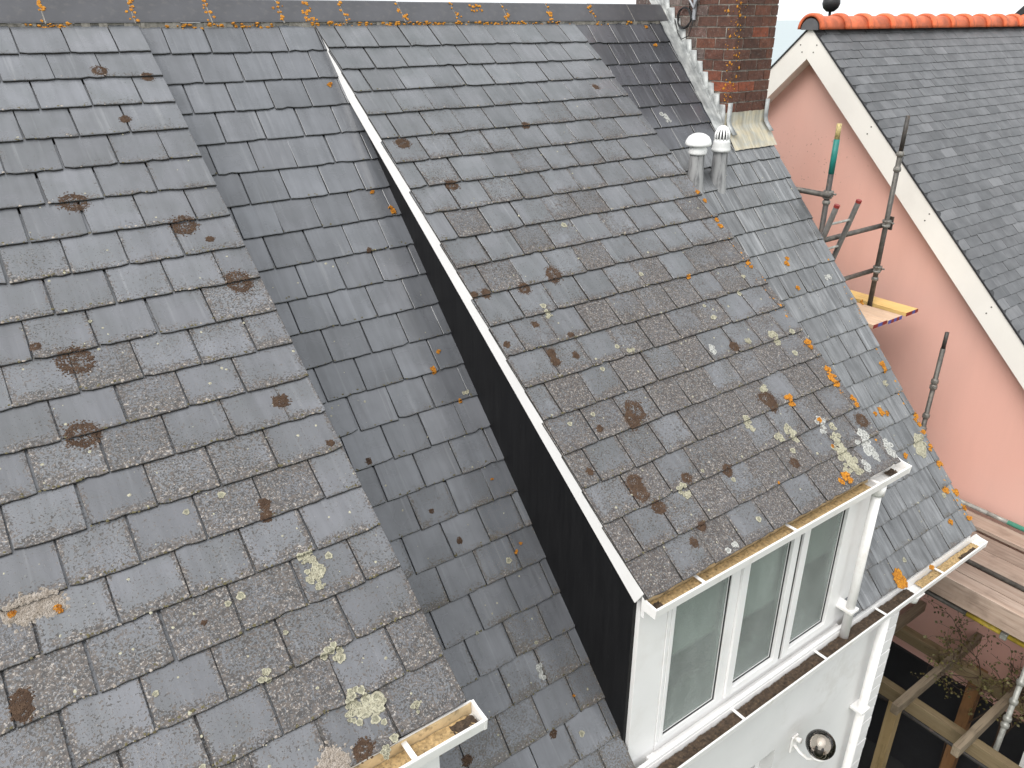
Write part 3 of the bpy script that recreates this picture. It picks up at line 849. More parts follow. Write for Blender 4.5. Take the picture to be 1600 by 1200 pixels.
# ------------------------------------------------------------------ lichens on the slates
LICHEN = {'L': {'brown': [(-0.056,0.443,0.039),(0.176,0.506,0.029),(-0.035,0.84,0.0275),(-0.42,1.398,0.0589),(0.02,1.635,0.0612),(0.149,2.044,0.0631),(-0.637,2.306,0.0737),(-0.703,2.666,0.0623),(0.088,2.756,0.0349),(-0.154,3.207,0.024),(-0.165,3.259,0.0239),(-1.122,3.593,0.0341),(-1.127,3.631,0.0318),(-0.176,4.252,0.0352),(-0.525,3.583,0.0096),(0.214,3.03,0.0173),(0.108,1.75,0.0193),(-0.763,2.193,0.0217)],'cream': [(-0.083,3.49,0.034),(-0.072,3.544,0.0469),(-0.099,3.577,0.031),(-0.077,3.621,0.0232),(0.001,3.516,0.0159),(-0.133,3.885,0.0322),(-0.117,3.915,0.0198),(-0.172,3.883,0.0148),(-0.395,3.858,0.0284),(-0.124,4.084,0.046),(-0.091,4.121,0.0533),(-0.158,4.123,0.0335),(-0.048,4.126,0.022),(-0.09,4.177,0.0193),(-0.148,4.16,0.0143),(0.071,4.211,0.0222),(-0.37,3.538,0.0173),(-0.297,3.106,0.0158),(-0.445,3.131,0.0128),(-0.102,4.3,0.0237),(-0.056,4.269,0.0168),(-0.066,4.201,0.0121),(-0.423,3.548,0.0123),(-0.269,3.739,0.0098),(-0.746,3.754,0.0112),(-0.683,4.052,0.0109),(-0.533,2.114,0.0085)],'crust': [(-0.292,4.259,0.0597),(-1.042,3.298,0.0496),(-0.974,3.304,0.0457),(-1.091,3.296,0.0268)],'orange': [(-0.952,3.339,0.0183),(-1.081,3.294,0.0157)]},'M': {'brown': [(1.659,1.553,0.04),(1.387,2.363,0.022),(1.465,2.372,0.0295),(1.726,2.396,0.038),(1.973,2.349,0.0549),(1.658,2.646,0.0222),(1.65,2.851,0.0291),(1.643,2.907,0.029),(1.794,2.905,0.0221),(1.41,2.725,0.0214),(1.839,2.774,0.0187),(2.947,3.168,0.0371),(1.949,3.341,0.0691),(1.891,3.388,0.0504),(2.921,3.569,0.06),(2.926,3.619,0.0399),(1.682,3.716,0.0513),(1.676,3.777,0.051),(1.738,3.886,0.0407),(2.005,3.806,0.0318),(2.302,3.864,0.0365),(2.796,3.993,0.0306),(3.556,3.936,0.0501),(1.464,3.569,0.0202),(1.666,3.368,0.021),(1.496,1.165,0.0444),(1.92,4.074,0.0274),(1.817,4.129,0.0269),(2.489,1.115,0.0269),(3.36,0.787,0.0297)],'cream': [(1.776,2.544,0.0189),(1.779,2.602,0.0301),(2.171,2.985,0.0268),(2.096,2.93,0.0153),(1.913,3.036,0.0148),(2.612,2.49,0.0166),(3.454,2.698,0.0223),(3.305,2.817,0.0175),(2.941,2.831,0.0126),(2.953,2.93,0.0167),(3.092,3.162,0.0251),(2.662,3.642,0.0309),(2.654,3.685,0.0308),(1.68,3.276,0.0141),(1.511,3.283,0.0138),(2.939,2.932,0.0167),(3.323,3.183,0.0385),(3.331,3.233,0.0299),(3.511,3.201,0.0218),(3.406,3.35,0.0213),(2.95,3.495,0.0322),(2.909,3.794,0.0393),(2.924,3.845,0.0392),(2.813,3.817,0.0349),(2.847,3.92,0.0193),(3.238,3.952,0.0403),(3.196,4.033,0.0479),(3.203,4.091,0.0557),(3.227,4.147,0.0517),(3.15,4.156,0.0394),(1.937,3.842,0.0314),(1.956,3.89,0.0314),(2.295,4.177,0.0178),(2.301,3.923,0.0145),(2.134,3.807,0.0108),(2.278,2.0,0.0207),(3.23,4.208,0.0356),(3.283,3.895,0.0285)],'white': [(3.207,3.836,0.0405),(3.191,3.879,0.0322),(3.47,4.016,0.0453),(3.45,4.082,0.0409),(3.438,4.126,0.0448),(3.319,4.203,0.04),(3.624,4.142,0.0415),(3.599,4.197,0.0371),(3.451,4.179,0.0325),(2.051,4.242,0.0275),(1.982,4.245,0.017),(3.385,4.05,0.0244),(2.767,3.143,0.0364)],'orange': [(3.583,3.549,0.0343),(3.57,3.598,0.0385),(3.562,3.648,0.0341),(3.088,3.602,0.0284),(3.091,3.647,0.0284),(3.616,3.778,0.0255),(3.594,3.833,0.0253),(3.581,3.313,0.0305),(3.574,3.349,0.0217),(3.204,3.825,0.0203),(3.098,4.192,0.0351),(3.112,4.224,0.0273),(3.042,4.208,0.0233),(3.161,4.002,0.0159),(2.976,2.6,0.0214),(3.58,2.609,0.0227),(3.583,2.645,0.0182),(2.58,4.051,0.0112),(3.582,2.197,0.0187),(3.573,2.257,0.0232),(3.582,1.931,0.0237),(3.607,2.012,0.0189)]},'R': {'orange': [(4.692,2.449,0.0216),(4.653,2.49,0.0269),(4.635,2.718,0.0214),(4.885,3.917,0.037),(4.93,3.954,0.0265),(4.794,3.914,0.021),(5.187,3.569,0.0328),(5.178,3.615,0.0273),(5.263,4.088,0.0379),(5.253,4.145,0.027),(5.242,4.359,0.0322),(5.249,4.507,0.0375),(4.898,4.323,0.0314),(5.168,4.715,0.0423),(5.264,4.766,0.0373),(5.019,4.938,0.026),(5.264,5.005,0.0318),(4.133,5.078,0.067),(4.139,5.03,0.048),(4.168,5.118,0.0432),(4.537,5.132,0.0297),(4.421,0.079,0.0169),(4.419,0.268,0.0224),(1.303,0.511,0.021),(1.284,1.321,0.0163),(1.365,1.479,0.0204),(1.359,1.45,0.0164),(1.283,2.447,0.0157),(1.196,2.554,0.0232),(1.289,2.785,0.0155),(1.286,3.294,0.0114),(1.25,3.74,0.0149),(1.3,3.704,0.0112),(1.233,4.585,0.0108),(5.251,4.215,0.027),(5.275,4.907,0.0266),(5.34,3.005,0.0224)],'cream': [(5.138,4.285,0.0747),(5.113,4.335,0.0639),(5.107,3.722,0.0324),(5.112,4.741,0.0263),(4.294,4.984,0.0195),(1.344,2.745,0.0234),(1.183,3.765,0.0184),(1.193,4.784,0.0177),(0.568,4.433,0.0133),(0.835,4.047,0.0105),(1.143,4.238,0.0108)],'white': [(5.071,2.709,0.0387),(1.109,4.372,0.0285),(1.101,4.405,0.0249),(4.118,0.984,0.0268),(4.125,1.023,0.0268),(4.089,0.957,0.0214)],'brown': [(0.614,2.959,0.0178),(0.944,3.553,0.0181),(0.851,3.341,0.0144),(1.033,4.708,0.0209),(0.528,4.591,0.0263),(1.107,1.713,0.0158)]}}
def rosette(mb, roof, x, s_, r_, ring=.35, hgt=.0035, lob=.18, n=22):
    rs = random.Random(int(x * 7919 + s_ * 104729))
    ph = [rs.uniform(0, 6.28) for _ in range(4)]
    prof = [(0, .45), (.35, .5), (.62, .62), (.82, 1.0), (.94, .75), (1.0, .05)]
    b = len(mb.v)
    for pr_, ph_ in prof:
        for k in range(n):
            a = 2 * math.pi * k / n
            rr = r_ * pr_ * (1 + (lob * (math.sin(3 * a + ph[0]) * .5 + math.sin(5 * a + ph[1]) * .4 + math.sin(9 * a + ph[2]) * .35) + rs.uniform(-.05, .05)) * min(1, pr_ * 1.3))
            xx, ss = x + rr * math.cos(a), s_ + rr * math.sin(a)
            mb.v.append(tuple(roof.P(xx, ss, roof.surf(ss) + hgt * ph_ + .0010 + rs.uniform(0, hgt * .35 * ph_))))
    for i in range(len(prof) - 1):
        for k in range(n):
            mb.f.append((b + i * n + k, b + i * n + (k + 1) % n, b + (i + 1) * n + (k + 1) % n, b + (i + 1) * n + k))
def granules(mb, roof, x, s_, r_, dens=1.0, hollow=.0, size=.0042, hgt=.0016):
    rs = random.Random(int(x * 7919 + s_ * 104729) + 3)
    n = int(min(900, max(26, 5200 * dens * (r_ / .06) ** 2 * .16)))
    p1, p2 = rs.uniform(0, 6.28), rs.uniform(0, 6.28)
    for _ in range(n):
        a = rs.uniform(0, 6.283); q = math.sqrt(rs.random())
        if rs.random() < .22: q *= rs.uniform(1.0, 1.5)
        if hollow and q < hollow and rs.random() < .6: continue
        rr = r_ * q * (1 + .08 * math.sin(2 * a + p1) + .05 * math.sin(5 * a + p2))
        xx, ss = x + rr * math.cos(a), s_ + rr * math.sin(a)
        z0 = roof.surf(ss); sz = size * rs.uniform(.5, 1.35); b = len(mb.v); rot = rs.uniform(0, 6)
        mb.v.append(tuple(roof.P(xx, ss, z0 + .0018 + hgt * rs.uniform(.6, 1.3))))
        for k in range(5):
            aa = rot + k * 1.2566; sk = sz * rs.uniform(.7, 1.3)
            mb.v.append(tuple(roof.P(xx + sk * math.cos(aa), ss + sk * math.sin(aa), z0 + .0008)))
        for k in range(5): mb.f.append((b, b + 1 + k, b + 1 + (k + 1) % 5))
for key, roof, parent in (('L', ROOF_L, dormer2), ('M', ROOF_M, dormer), ('R', ROOF_R, main_roof)):
    for kd, lst in LICHEN[key].items():
        for (x, s_, r_) in lst:
            mb = MB()
            if kd == 'brown': granules(mb, roof, x, s_, r_ * .95, 2.0, .55 if r_ > .03 else 0, .0036)
            elif kd == 'crust':
                granules(mb, roof, x, s_, r_, 1.0, 0, .006, .004)
            elif kd == 'orange':
                rs = random.Random(int(x * 1000 + s_ * 77))
                for _ in range(7 if r_ > .015 else 4):
                    a = rs.uniform(0, 6.28); q = r_ * rs.uniform(.2, .75)
                    rosette(mb, roof, x + q * math.cos(a), s_ + q * math.sin(a), r_ * rs.uniform(.3, .6), hgt=.006, lob=.35, n=12)
            else:
                rs = random.Random(int(x * 1000 + s_ * 77))
                hg = .003 if kd == 'cream' else .002
                if r_ < .022: rosette(mb, roof, x, s_, r_, hgt=hg, lob=.22)
                else:
                    for _ in range(int(5 + r_ * 170)):
                        a = rs.uniform(0, 6.28); q = r_ * math.sqrt(rs.random()) * .85
                        rosette(mb, roof, x + q * math.cos(a), s_ + q * math.sin(a), r_ * rs.uniform(.22, .48), hgt=hg * rs.uniform(.7, 1.5), lob=.25, n=16)
            o = mb.build('lichen_patch', 'lich_' + kd, parent, False)
            kind(o, 'stuff')
            if kd in ('cream', 'white'):
                o.data.materials.append(M['lich_%s_in' % kd])
                for k_, pl in enumerate(o.data.polygons):
                    nseg = 22 if r_ < .022 else 16
                    if (k_ % (5 * nseg)) // nseg < 2: pl.material_index = 1
# small scattered crusts nobody could count, and moss beads along the course edges
def scatter(roof, parent, x0, x1, s0, s1, n, mat, rmin, rmax, edge=False, powr=1.0, name='lichen_specks'):
    mb = MB()
    for _ in range(n):
        x = rnd.uniform(x0, x1); s_ = s0 + (s1 - s0) * rnd.random() ** powr
        if edge:
            b = min(roof.rows, key=lambda q: abs(q - s_)); s_ = b - abs(rnd.gauss(0, .010)) - .002
        r_ = rmin + (rmax - rmin) * rnd.random() ** 2.5
        b = len(mb.v); nn = 7; z0 = roof.surf(s_)
        mb.v.append(tuple(roof.P(x, s_, z0 + min(r_ * .35, .005))))
        for k in range(nn):
            a = k * 6.283 / nn; q = r_ * rnd.uniform(.7, 1.3)
            ss = s_ + q * math.sin(a)
            mb.v.append(tuple(roof.P(x + q * math.cos(a), min(ss, s_ + .004) if edge else ss, z0 + .0003)))
        for k in range(nn): mb.f.append((b, b + 1 + k, b + 1 + (k + 1) % nn))
    return kind(mb.build(name, mat, parent), 'stuff')
scatter(ROOF_L, dormer2, -1.6, X0 - .01, .4, 4.2, 330, 'lich_cream', .0015, .0075, powr=.5)
scatter(ROOF_M, dormer, X1, X2, .8, 4.2, 330, 'lich_cream', .0015, .008, powr=.5)
scatter(ROOF_R, main_roof, 3.6, X3, .8, 5.0, 240, 'lich_cream', .002, .009, powr=.7)
scatter(ROOF_R, main_roof, .3, 1.4, 1.6, 5.0, 120, 'lich_cream', .002, .008, powr=.7)
scatter(ROOF_L, dormer2, -1.6, X0 - .01, .5, 4.2, 1500, 'moss', .002, .007, True, .7, 'moss_beads')
scatter(ROOF_M, dormer, X1, X2, .5, 4.2, 1500, 'moss', .002, .007, True, .7, 'moss_beads')
scatter(ROOF_R, main_roof, 3.6, X3, .8, 5.0, 700, 'moss', .002, .006, True, .7, 'moss_beads')
scatter(ROOF_R, main_roof, .3, 1.4, 1.0, 5.0, 700, 'moss', .002, .007, True, .7, 'moss_beads')
scatter(ROOF_L, dormer2, -1.6, X0 - .01, .3, 4.2, 500, 'lich_crust', .002, .008, True, .8)
scatter(ROOF_M, dormer, X1, X2, .5, 4.2, 420, 'lich_crust', .002, .008, True, .8)
scatter(ROOF_R, main_roof, X3 - .09, X3 - .005, 2.2, 5.0, 90, 'lich_orange', .003, .013, powr=.7)
scatter(ROOF_M, dormer, X2 - .10, X2 - .005, 1.6, 4.1, 50, 'lich_orange', .003, .011, powr=.7)
# orange lichen on the ridge tiles, thickest at the joints
def ridge_lichen(x, spread, n, lo=0.0, hi=1.0, rad=.012):
    mb = MB()
    for _ in range(n):
        q = rnd.uniform(lo, hi); xx = x + rnd.gauss(0, spread)
        c0 = Vector((xx, -.040 + .104 * q, .008 + .120 * q))
        r_ = rad * rnd.uniform(.35, 1.1); b = len(mb.v)
        eu, ev = Vector((1, 0, 0)), Vector((0, .66, .75)); en = Vector((0, -.75, .66))
        for pr_, hh in ((0, .6), (.6, .9), (1, 0)):
            for k in range(9):
                a = k * 6.283 / 9; q2 = r_ * pr_ * rnd.uniform(.75, 1.25)
                mb.v.append(tuple(c0 + eu * q2 * math.cos(a) + ev * q2 * math.sin(a) + en * (.005 * hh + .001)))
        for i in range(2):
            for k in range(9): mb.f.append((b + i * 9 + k, b + i * 9 + (k + 1) % 9, b + (i + 1) * 9 + (k + 1) % 9, b + (i + 1) * 9 + k))
    kind(mb.build('lichen_specks', 'lich_orange', main_roof), 'stuff')
for x in RJ[4:-1]:
    if x not in (RJ[-2],): ridge_lichen(x, .018, rnd.randrange(8, 18))
ridge_lichen(1.34, .02, 20); ridge_lichen(2.72, .03, 14, .4, 1)
def bed_lichen(x0, x1, n):
    mb = MB()
    for _ in range(n):
        xx = rnd.uniform(x0, x1); r_ = rnd.uniform(.006, .018); b = len(mb.v)
        c0 = Vector((xx, -.044, rnd.uniform(-.035, 0)))
        mb.v.append(tuple(c0 + Vector((0, -.006, 0))))
        for k in range(7):
            a = k * .8976; q = r_ * rnd.uniform(.6, 1.3)
            mb.v.append(tuple(c0 + Vector((q * math.cos(a), .002, .6 * q * math.sin(a)))))
        for k in range(7): mb.f.append((b, b + 1 + k, b + 1 + (k + 1) % 7))
    kind(mb.build('lichen_specks', 'lich_orange', main_roof), 'stuff')
bed_lichen(-.35, -.10, 26); bed_lichen(.42, 1.1, 34); bed_lichen(1.35, 3.6, 150); bed_lichen(3.7, 4.4, 8)
mb = MB()
for _ in range(110):
    q = rnd.random(); z = -.72 + .95 * rnd.random()
    if rnd.random() < .55: c0 = Vector((CX0 + abs(rnd.gauss(0, .05)), CY0 - .003, z)); nrm = Vector((0, -1, 0)); eu = Vector((1, 0, 0))
    else: c0 = Vector((CX0 - .003, CY0 + abs(rnd.gauss(0, .06)), z)); nrm = Vector((-1, 0, 0)); eu = Vector((0, 1, 0))
    r_ = .003 + .010 * rnd.random() ** 2; b = len(mb.v); mb.v.append(tuple(c0 + nrm * .005))
    for k in range(7):
        a = k * .8976; q = r_ * rnd.uniform(.6, 1.3); mb.v.append(tuple(c0 + eu * q * math.cos(a) + Vector((0, 0, 1)) * q * math.sin(a)))
    for k in range(7): mb.f.append((b, b + 1 + k, b + 1 + (k + 1) % 7))
kind(mb.build('lichen_specks', 'lich_orange', ch), 'stuff')

# ------------------------------------------------------------------ vent pipes through the slates
v1 = thing('vent_pipe', (4.075, -1.09, -1.23), 'white roof vent pipe with a domed mushroom cap', 'vent')
MB().lathe((4.075, -1.09, -1.30), [(.085, 0), (.066, .12), (.057, .36)]).build('pipe', 'vent_pipe', v1, True)
MB().lathe((4.075, -1.09, -.965), [(.056, -.01), (.070, -.01), (.074, .0), (.074, .028), (.066, .04), (.062, .075)]).build('collar', 'vent', v1, True)
MB().lathe((4.075, -1.09, -.90), [(.05, .0), (.092, -.010), (.103, -.004), (.105, .010), (.098, .036), (.080, .062), (.052, .080), (.022, .088), (0, .090)]).build('dome_cap', 'vent', v1, True)
v2 = thing('vent_pipe', (4.345, -1.10, -1.24), 'white roof vent pipe with a slotted ribbed cap beside the chimney', 'vent')
MB().lathe((4.345, -1.10, -1.34), [(.085, 0), (.066, .14), (.058, .40)]).build('pipe', 'vent_pipe', v2, True)
MB().lathe((4.345, -1.10, -.955), [(.056, -.02), (.076, -.02), (.078, .0), (.072, .02), (.074, .024), (.068, .045), (.070, .049), (.064, .07), (.06, .078)]).build('ribbed_collar', 'vent', v2, True)
MB().lathe((4.345, -1.10, -.88), [(.044, 0), (.042, .045), (.026, .080), (0, .090)]).build('inner_core', 'seal', v2, True)
for k in range(14):
    a = k * 2 * math.pi / 14; ca, sa = math.cos(a), math.sin(a)
    MB().sweep([(4.345 + ca * .059, -1.10 + sa * .059, -.885), (4.345 + ca * .055, -1.10 + sa * .055, -.83), (4.345 + ca * .038, -1.10 + sa * .038, -.795), (4.345 + ca * .015, -1.10 + sa * .015, -.778)], .0075, 6).build('slat', 'vent', v2, True)
MB().lathe((4.345, -1.10, -.80), [(.038, -.004), (.036, .012), (.02, .024), (0, .027)]).build('cap_top', 'vent', v2, True)

# ------------------------------------------------------------------ wall lamp
lp = thing('wall_lamp', (3.22, WY, -4.92), 'globe wall lamp with smoked glass on a white bracket', 'lamp')
MB().box(3.155, 3.225, WY - .018, WY - .001, -4.97, -4.81).build('back_plate', 'white', lp, bevel=.006)
MB().sweep([(3.19, WY - .015, -4.90), (3.19, WY - .07, -4.93), (3.19, WY - .14, -4.93), (3.19, WY - .205, -4.865), (3.19, WY - .205, -4.83)], .012, 10).build('arm', 'white', lp, True)
MB().sweep([(3.19, WY - .02, -4.83), (3.19, WY - .06, -4.82)], .02, 10).build('knuckle', 'white', lp, True)
MB().lathe((3.19, WY - .205, -4.838), [(0, 0), (.05, 0), (.062, .02), (.062, .035), (.05, .035)]).build('gallery', 'white', lp, True)
GC = (3.19, WY - .205, -4.715)
MB().lathe(GC, [(.103 * math.sin(math.pi * i / 20), -.103 * math.cos(math.pi * i / 20)) for i in range(2, 21)], 32).build('globe', 'smoked', lp, True)
MB().lathe((GC[0], GC[1], -4.808), [(.03, 0), (.03, .05), (.0, .05)]).build('lamp_holder', 'rubber', lp, True)
MB().lathe((GC[0], GC[1], -4.763), [(.012, 0), (.014, .02), (.03, .05), (.034, .07), (.03, .09), (.015, .102), (0, .105)]).build('bulb', 'vent', lp, True)

# ------------------------------------------------------------------ neighbouring house
NX, NW = 6.93, 7.10
TN = R(43.95); tn = math.tan(TN)
NY, NZ = 0.02, -.055
XE = 14.5
nb = thing('neighbour_house', (10.5, NY, GZ), 'pink rendered house with slate roof and orange ridge tiles across the alley', 'house')
HB = 4.6
nw = MB()
nw.prism([(NY - HB, -6.92), (NY + HB, -6.92), (NY + HB, NZ - tn * HB - .1), (NY, NZ - .12), (NY - HB, NZ - tn * HB - .1)], NW, XE, 0)
nw.build('wall', 'pink', nb)
MB().box(NW + .03, XE, NY - HB, NY + HB, GZ, -6.921).build('plinth', 'plinth', nb)
MB().box(NW - .03, NW + .029, NY - HB, NY + HB, -6.96, -6.90).build('ledge', 'plinth', nb)
ROOF_N = Roof(TN, [], NY, NZ)
SL = 6.2
nr = MB(); deck(nr, ROOF_N, NX + .03, XE, .0, SL, -.06, -.02)
nr.prism([(NY, NZ - .02), (NY, NZ - .08), (NY + 4.4, NZ - tn * 4.4 - .08), (NY + 4.4, NZ - tn * 4.4 - .02)], NX + .03, XE, 0)
nroof = nr.build('roof', 'felt', nb)
for sgn in (-1, 1):
    ln = 4.7
    o = MB()
    d = .27
    pts = [(NY, NZ - .012), (NY + sgn * ln, NZ - .012 - tn * ln), (NY + sgn * ln, NZ - .012 - tn * ln - d * 1.2), (NY, NZ - .012 - d * 1.15)]
    bb = MB().prism(pts, NX, NX + .022, 0).build('bargeboard', 'barge', nb)
    for i in range(6):
        yy = .10 + i * .78
        for k2, dd in ((0, .09), (1, .19)):
            y_ = yy - .03 * k2
            MB().sweep([(NX - .003, NY + sgn * y_, NZ - tn * y_ - dd), (NX + .004, NY + sgn * y_, NZ - tn * y_ - dd)], .0075, 8).build('screw', 'screw', bb)
    pts = [(NY + sgn * .0, NZ - .30), (NY + sgn * ln, NZ - .30 - tn * ln), (NY + sgn * ln, NZ - .315 - tn * ln), (NY, NZ - .315)]
    MB().prism(pts, NX + .0225, NW - .001, 0).build('soffit', 'barge', nb)
    pts = [(NY + sgn * .03, NZ + .010 - tn * .03), (NY + sgn * ln, NZ + .010 - tn * ln), (NY + sgn * ln, NZ - .011 - tn * ln), (NY + sgn * .03, NZ - .011 - tn * .03)]
    MB().prism(pts, NX - .012, NX + .05, 0).build('verge_trim', 'verge_black', nroof)
# slates: the nearest 300 singly, the rest in one mesh
GN, WN = .1135, .25
rows = [.13 + GN * i for i in range(52)]
cand = []
for i, b in enumerate(rows):
    ROOF_N.rows.append(b)
    js = joints(NX + .02 + (0 if i % 2 else WN / 2), WN, NX - .005, 12.6)
    for a, c in zip(js[:-1], js[1:]):
        p = ROOF_N.P((a + c) / 2, b); dv = p - CAM
        dep = dv.dot(fw); px = .5 + dv.dot(r2) / dep * cam_data.lens / 36
        cand.append((px < 1.03, dv.length, i, a, c, b))
vis = sorted([q for q in cand if q[0]], key=lambda q: q[1])
sing = set((q[2], q[3]) for q in vis[:300])
rest = MB(); rest_uv = []
for ok, dl, i, a, c, b in cand:
    ww = round(c - a - .004, 2 if abs(c - a - WN) > .02 else 3)
    if abs(ww - (WN - .004)) < .014: ww = WN - .004
    var = rnd.randrange(4)
    first = a < NX + .01
    if (i, a) in sing:
        me = slate_mesh(ww, GN, .24 if b > .25 else b - .01, var, 'slate_far', .008, .014, .05)
        put_slate(me, ROOF_N, (a + c) / 2, b, nroof, .006, .0008, roll=-.03 if first else 0)
    elif c - a > .03:
        me = slate_mesh(ww, GN, .24 if b > .25 else b - .01, var, 'slate_far', .008, .014, .05)
        mt = Matrix.Translation(ROOF_N.P((a + c) / 2, b)) @ ROOF_N.rot
        o_ = len(rest.v)
        rest.v += [tuple(mt @ v.co) for v in me.vertices]
        rest.f += [tuple(o_ + k for k in p.vertices) for p in me.polygons]
        for p in me.polygons:
            for li in p.loop_indices: rest_uv.append(tuple(me.uv_layers[0].data[li].uv))
o = kind(rest.build('far_slates', 'slate_far', nroof), 'stuff')
uvl = o.data.uv_layers.new(name='UVMap')
if len(rest_uv) == len(uvl.data):
    for k, q in enumerate(rest_uv): uvl.data[k].uv = q
# half-round ridge tiles with collars
TLN = .445
x = NX - .03; RM = None
while x < XE - .1:
    mb = MB(); nseg = 14
    prof = [(0, .118), (.30, .112), (.345, .112), (.352, .140), (.440, .140), (.4445, .112)]
    b = 0
    for dx, rr in prof:
        for k in range(nseg + 1):
            a = math.pi * k / nseg
            mb.v.append((x + .094 + dx - .44 + .35 if False else x + (.445 - dx), NY - rr * 1.08 * math.cos(a), NZ - .035 + rr * 1.12 * math.sin(a)))
    for i in range(len(prof) - 1):
        for k in range(nseg): mb.f.append((i * (nseg + 1) + k, i * (nseg + 1) + k + 1, (i + 1) * (nseg + 1) + k + 1, (i + 1) * (nseg + 1) + k))
    o = mb.build('ridge_tile', 'terracotta', nroof, True)
    md = o.modifiers.new('thick', 'SOLIDIFY'); md.thickness = .012
    x += TLN
MB().prism([(NY + .105 * math.cos(math.pi * k / 14), NZ - .04 + .112 * math.sin(math.pi * k / 14)) for k in range(15)], NX - .031, NX + .05, 0).build('ridge_end_cap', 'endcap', nroof)

# black ball on a mast beyond the neighbour's ridge, and a gable farther off
bm = thing('mast', (9.0, 1.22, -1.6), 'black ball on a thin mast rising behind the orange ridge', 'mast')
MB().sweep([(9.0, 1.22, -1.6), (9.0, 1.22, .12)], .017, 10).build('pole', 'rubber', bm, True)
MB().lathe((9.0, 1.22, .19), [(0, -.10), (.05, -.092), (.095, -.05), (.112, .0), (.105, .05), (.08, .09), (.03, .115), (0, .118)]).build('ball', 'rubber', bm, True)
fh = thing('far_house', (21.0, 1.6, GZ), 'distant white gabled house behind the orange ridge at the right edge', 'house')
MB().prism([(-1.0, GZ), (4.0, GZ), (4.0, -.45), (1.5, 2.20), (-1.0, -.45)], 20.2, 26, 0).build('wall', 'render_wall', fh)
MB().prism([(1.5, 2.56), (4.4, -.50), (4.4, -.68), (1.5, 2.38), (-1.4, -.68), (-1.4, -.50)], 20.0, 26.2, 0).build('roof', 'verge_black', fh)

# ------------------------------------------------------------------ scaffold in the alley
sc_ = thing('scaffold', (6.0, -2.0, GZ), 'tube and coupler scaffold standing in the alley by the pink gable', 'scaffold')
def tube(pts, mat='tube', name='tube', r_=.0242): return MB().sweep(pts, r_, 14).build(name, mat, sc_, True)
def coupler(p, ax='Z'):
    m_ = MB(); x, y, z = p
    m_.lathe((x, y, z), [(.026, -.035), (.038, -.035), (.042, -.02), (.036, -.012), (.036, .012), (.042, .02), (.038, .035), (.026, .035)], 12)
    m_.box(x + .02, x + .062, y - .02, y + .02, z - .026, z + .026)
    m_.sweep([(x + .05, y - .05, z), (x + .05, y + .05, z)], .009, 8)
    return m_.build('coupler', 'coupler', sc_)
AX, AY = 5.415, -1.455
BX, BY = 6.442, -1.485
tube([(AX, AY, -1.02), (AX, AY, GZ)], 'tube_dark', 'standard')
tube([(AX, AY, -1.02), (AX, AY, -.905 - .12), (AX, AY, -1.30)], 'green', 'painted_band', .0246) if False else None
MB().sweep([(AX, AY, -.93), (AX, AY, -1.22)], .0252, 14).build('painted_band', 'green', sc_, True)
MB().sweep([(AX, AY, -.80), (AX, AY, -.93)], .0215, 14).build('tube_tip', 'brass', sc_, True)
tube([(BX, BY, -1.12), (BX, BY, -2.68)], 'tube', 'standard')
MB().sweep([(BX, BY, -.80), (BX, BY, -1.12)], .0200, 14).build('tube_tip', 'tube_dark', sc_, True)
tube([(BX, BY, -2.72), (BX, BY, GZ)], 'tube_dark', 'standard')
for z in (-1.14, -1.28): MB().lathe((BX, BY, z), [(.025, -.025), (.034, -.02), (.036, 0), (.030, .02), (.025, .025)], 14).build('collar', 'coupler', sc_, True)
tube([(AX - .03, -.3, -1.40), (AX - .03, -1.50, -1.40)], 'tube', 'ledger')
coupler((AX, AY, -1.40)); MB().lathe((AX, AY, -1.47), [(.025, -.02), (.034, -.01), (.034, .01), (.025, .02)], 14).build('collar', 'coupler', sc_, True)
tube([(5.50, -1.44, -1.83), (BX + .02, -1.44, -1.83)], 'tube', 'transom'); coupler((BX, BY, -1.80))
MB().box(BX + .06, BX + .075, BY - .03, BY + .05, -1.87, -1.74).build('clamp_plate', 'tube_dark', sc_)
tube([(5.42, -1.44, -2.285), (BX + .02, -1.44, -2.285)], 'tube', 'transom'); coupler((BX, BY, -2.26))
MB().lathe((BX, BY, -2.36), [(.025, -.02), (.034, -.01), (.034, .01), (.025, .02)], 14).build('collar', 'coupler', sc_, True)
CX_, CY_ = 6.702, -2.18
tube([(CX_, CY_, -2.95), (CX_, CY_, GZ)], 'tube', 'standard')
MB().sweep([(CX_, CY_, -2.78), (CX_, CY_, -2.95)], .0195, 14).build('tube_tip', 'tube_dark', sc_, True)
for z in (-3.31, -3.37, -3.70, -3.85): MB().lathe((CX_, CY_, z), [(.025, -.03), (.036, -.02), (.037, .01), (.030, .025), (.025, .03)], 14).build('collar', 'coupler', sc_, True)
# lower platform tubes
tube([(7.012, -1.2, -4.642), (7.012, -2.88, -4.642)], 'tube_pale', 'ledger')
tube([(7.012, -2.88, -4.642), (7.012, -3.08, -4.642)], 'tube_pale', 'ledger', .0241)
MB().sweep([(7.012, -3.08, -4.642), (7.012, -12.0, -4.642)], .0246, 14).build('ledger', 'green_pale', sc_, True)
tube([(6.088, -1.6, -4.668), (6.088, -12.0, -4.668)], 'tube', 'ledger')
tube([(5.851, -2.3, -5.043), (5.851, -3.34, -5.043)], 'tube', 'ledger')
MB().sweep([(5.851, -3.34, -5.043), (5.851, -3.65, -5.043)], .0248, 14).build('painted_band', 'yellow', sc_, True)
MB().sweep([(5.851, -3.71, -5.043), (5.851, -5.4, -5.043)], .0248, 14).build('ledger', 'yellow', sc_, True)
m_ = MB().box(5.806, 5.896, -3.71, -3.65, -5.078, -5.008).build('coupler', 'tube_pale', sc_, bevel=.01)
tube([(5.956, -3.89, -4.95), (5.956, -3.89, GZ)], 'tube_pale', 'standard')
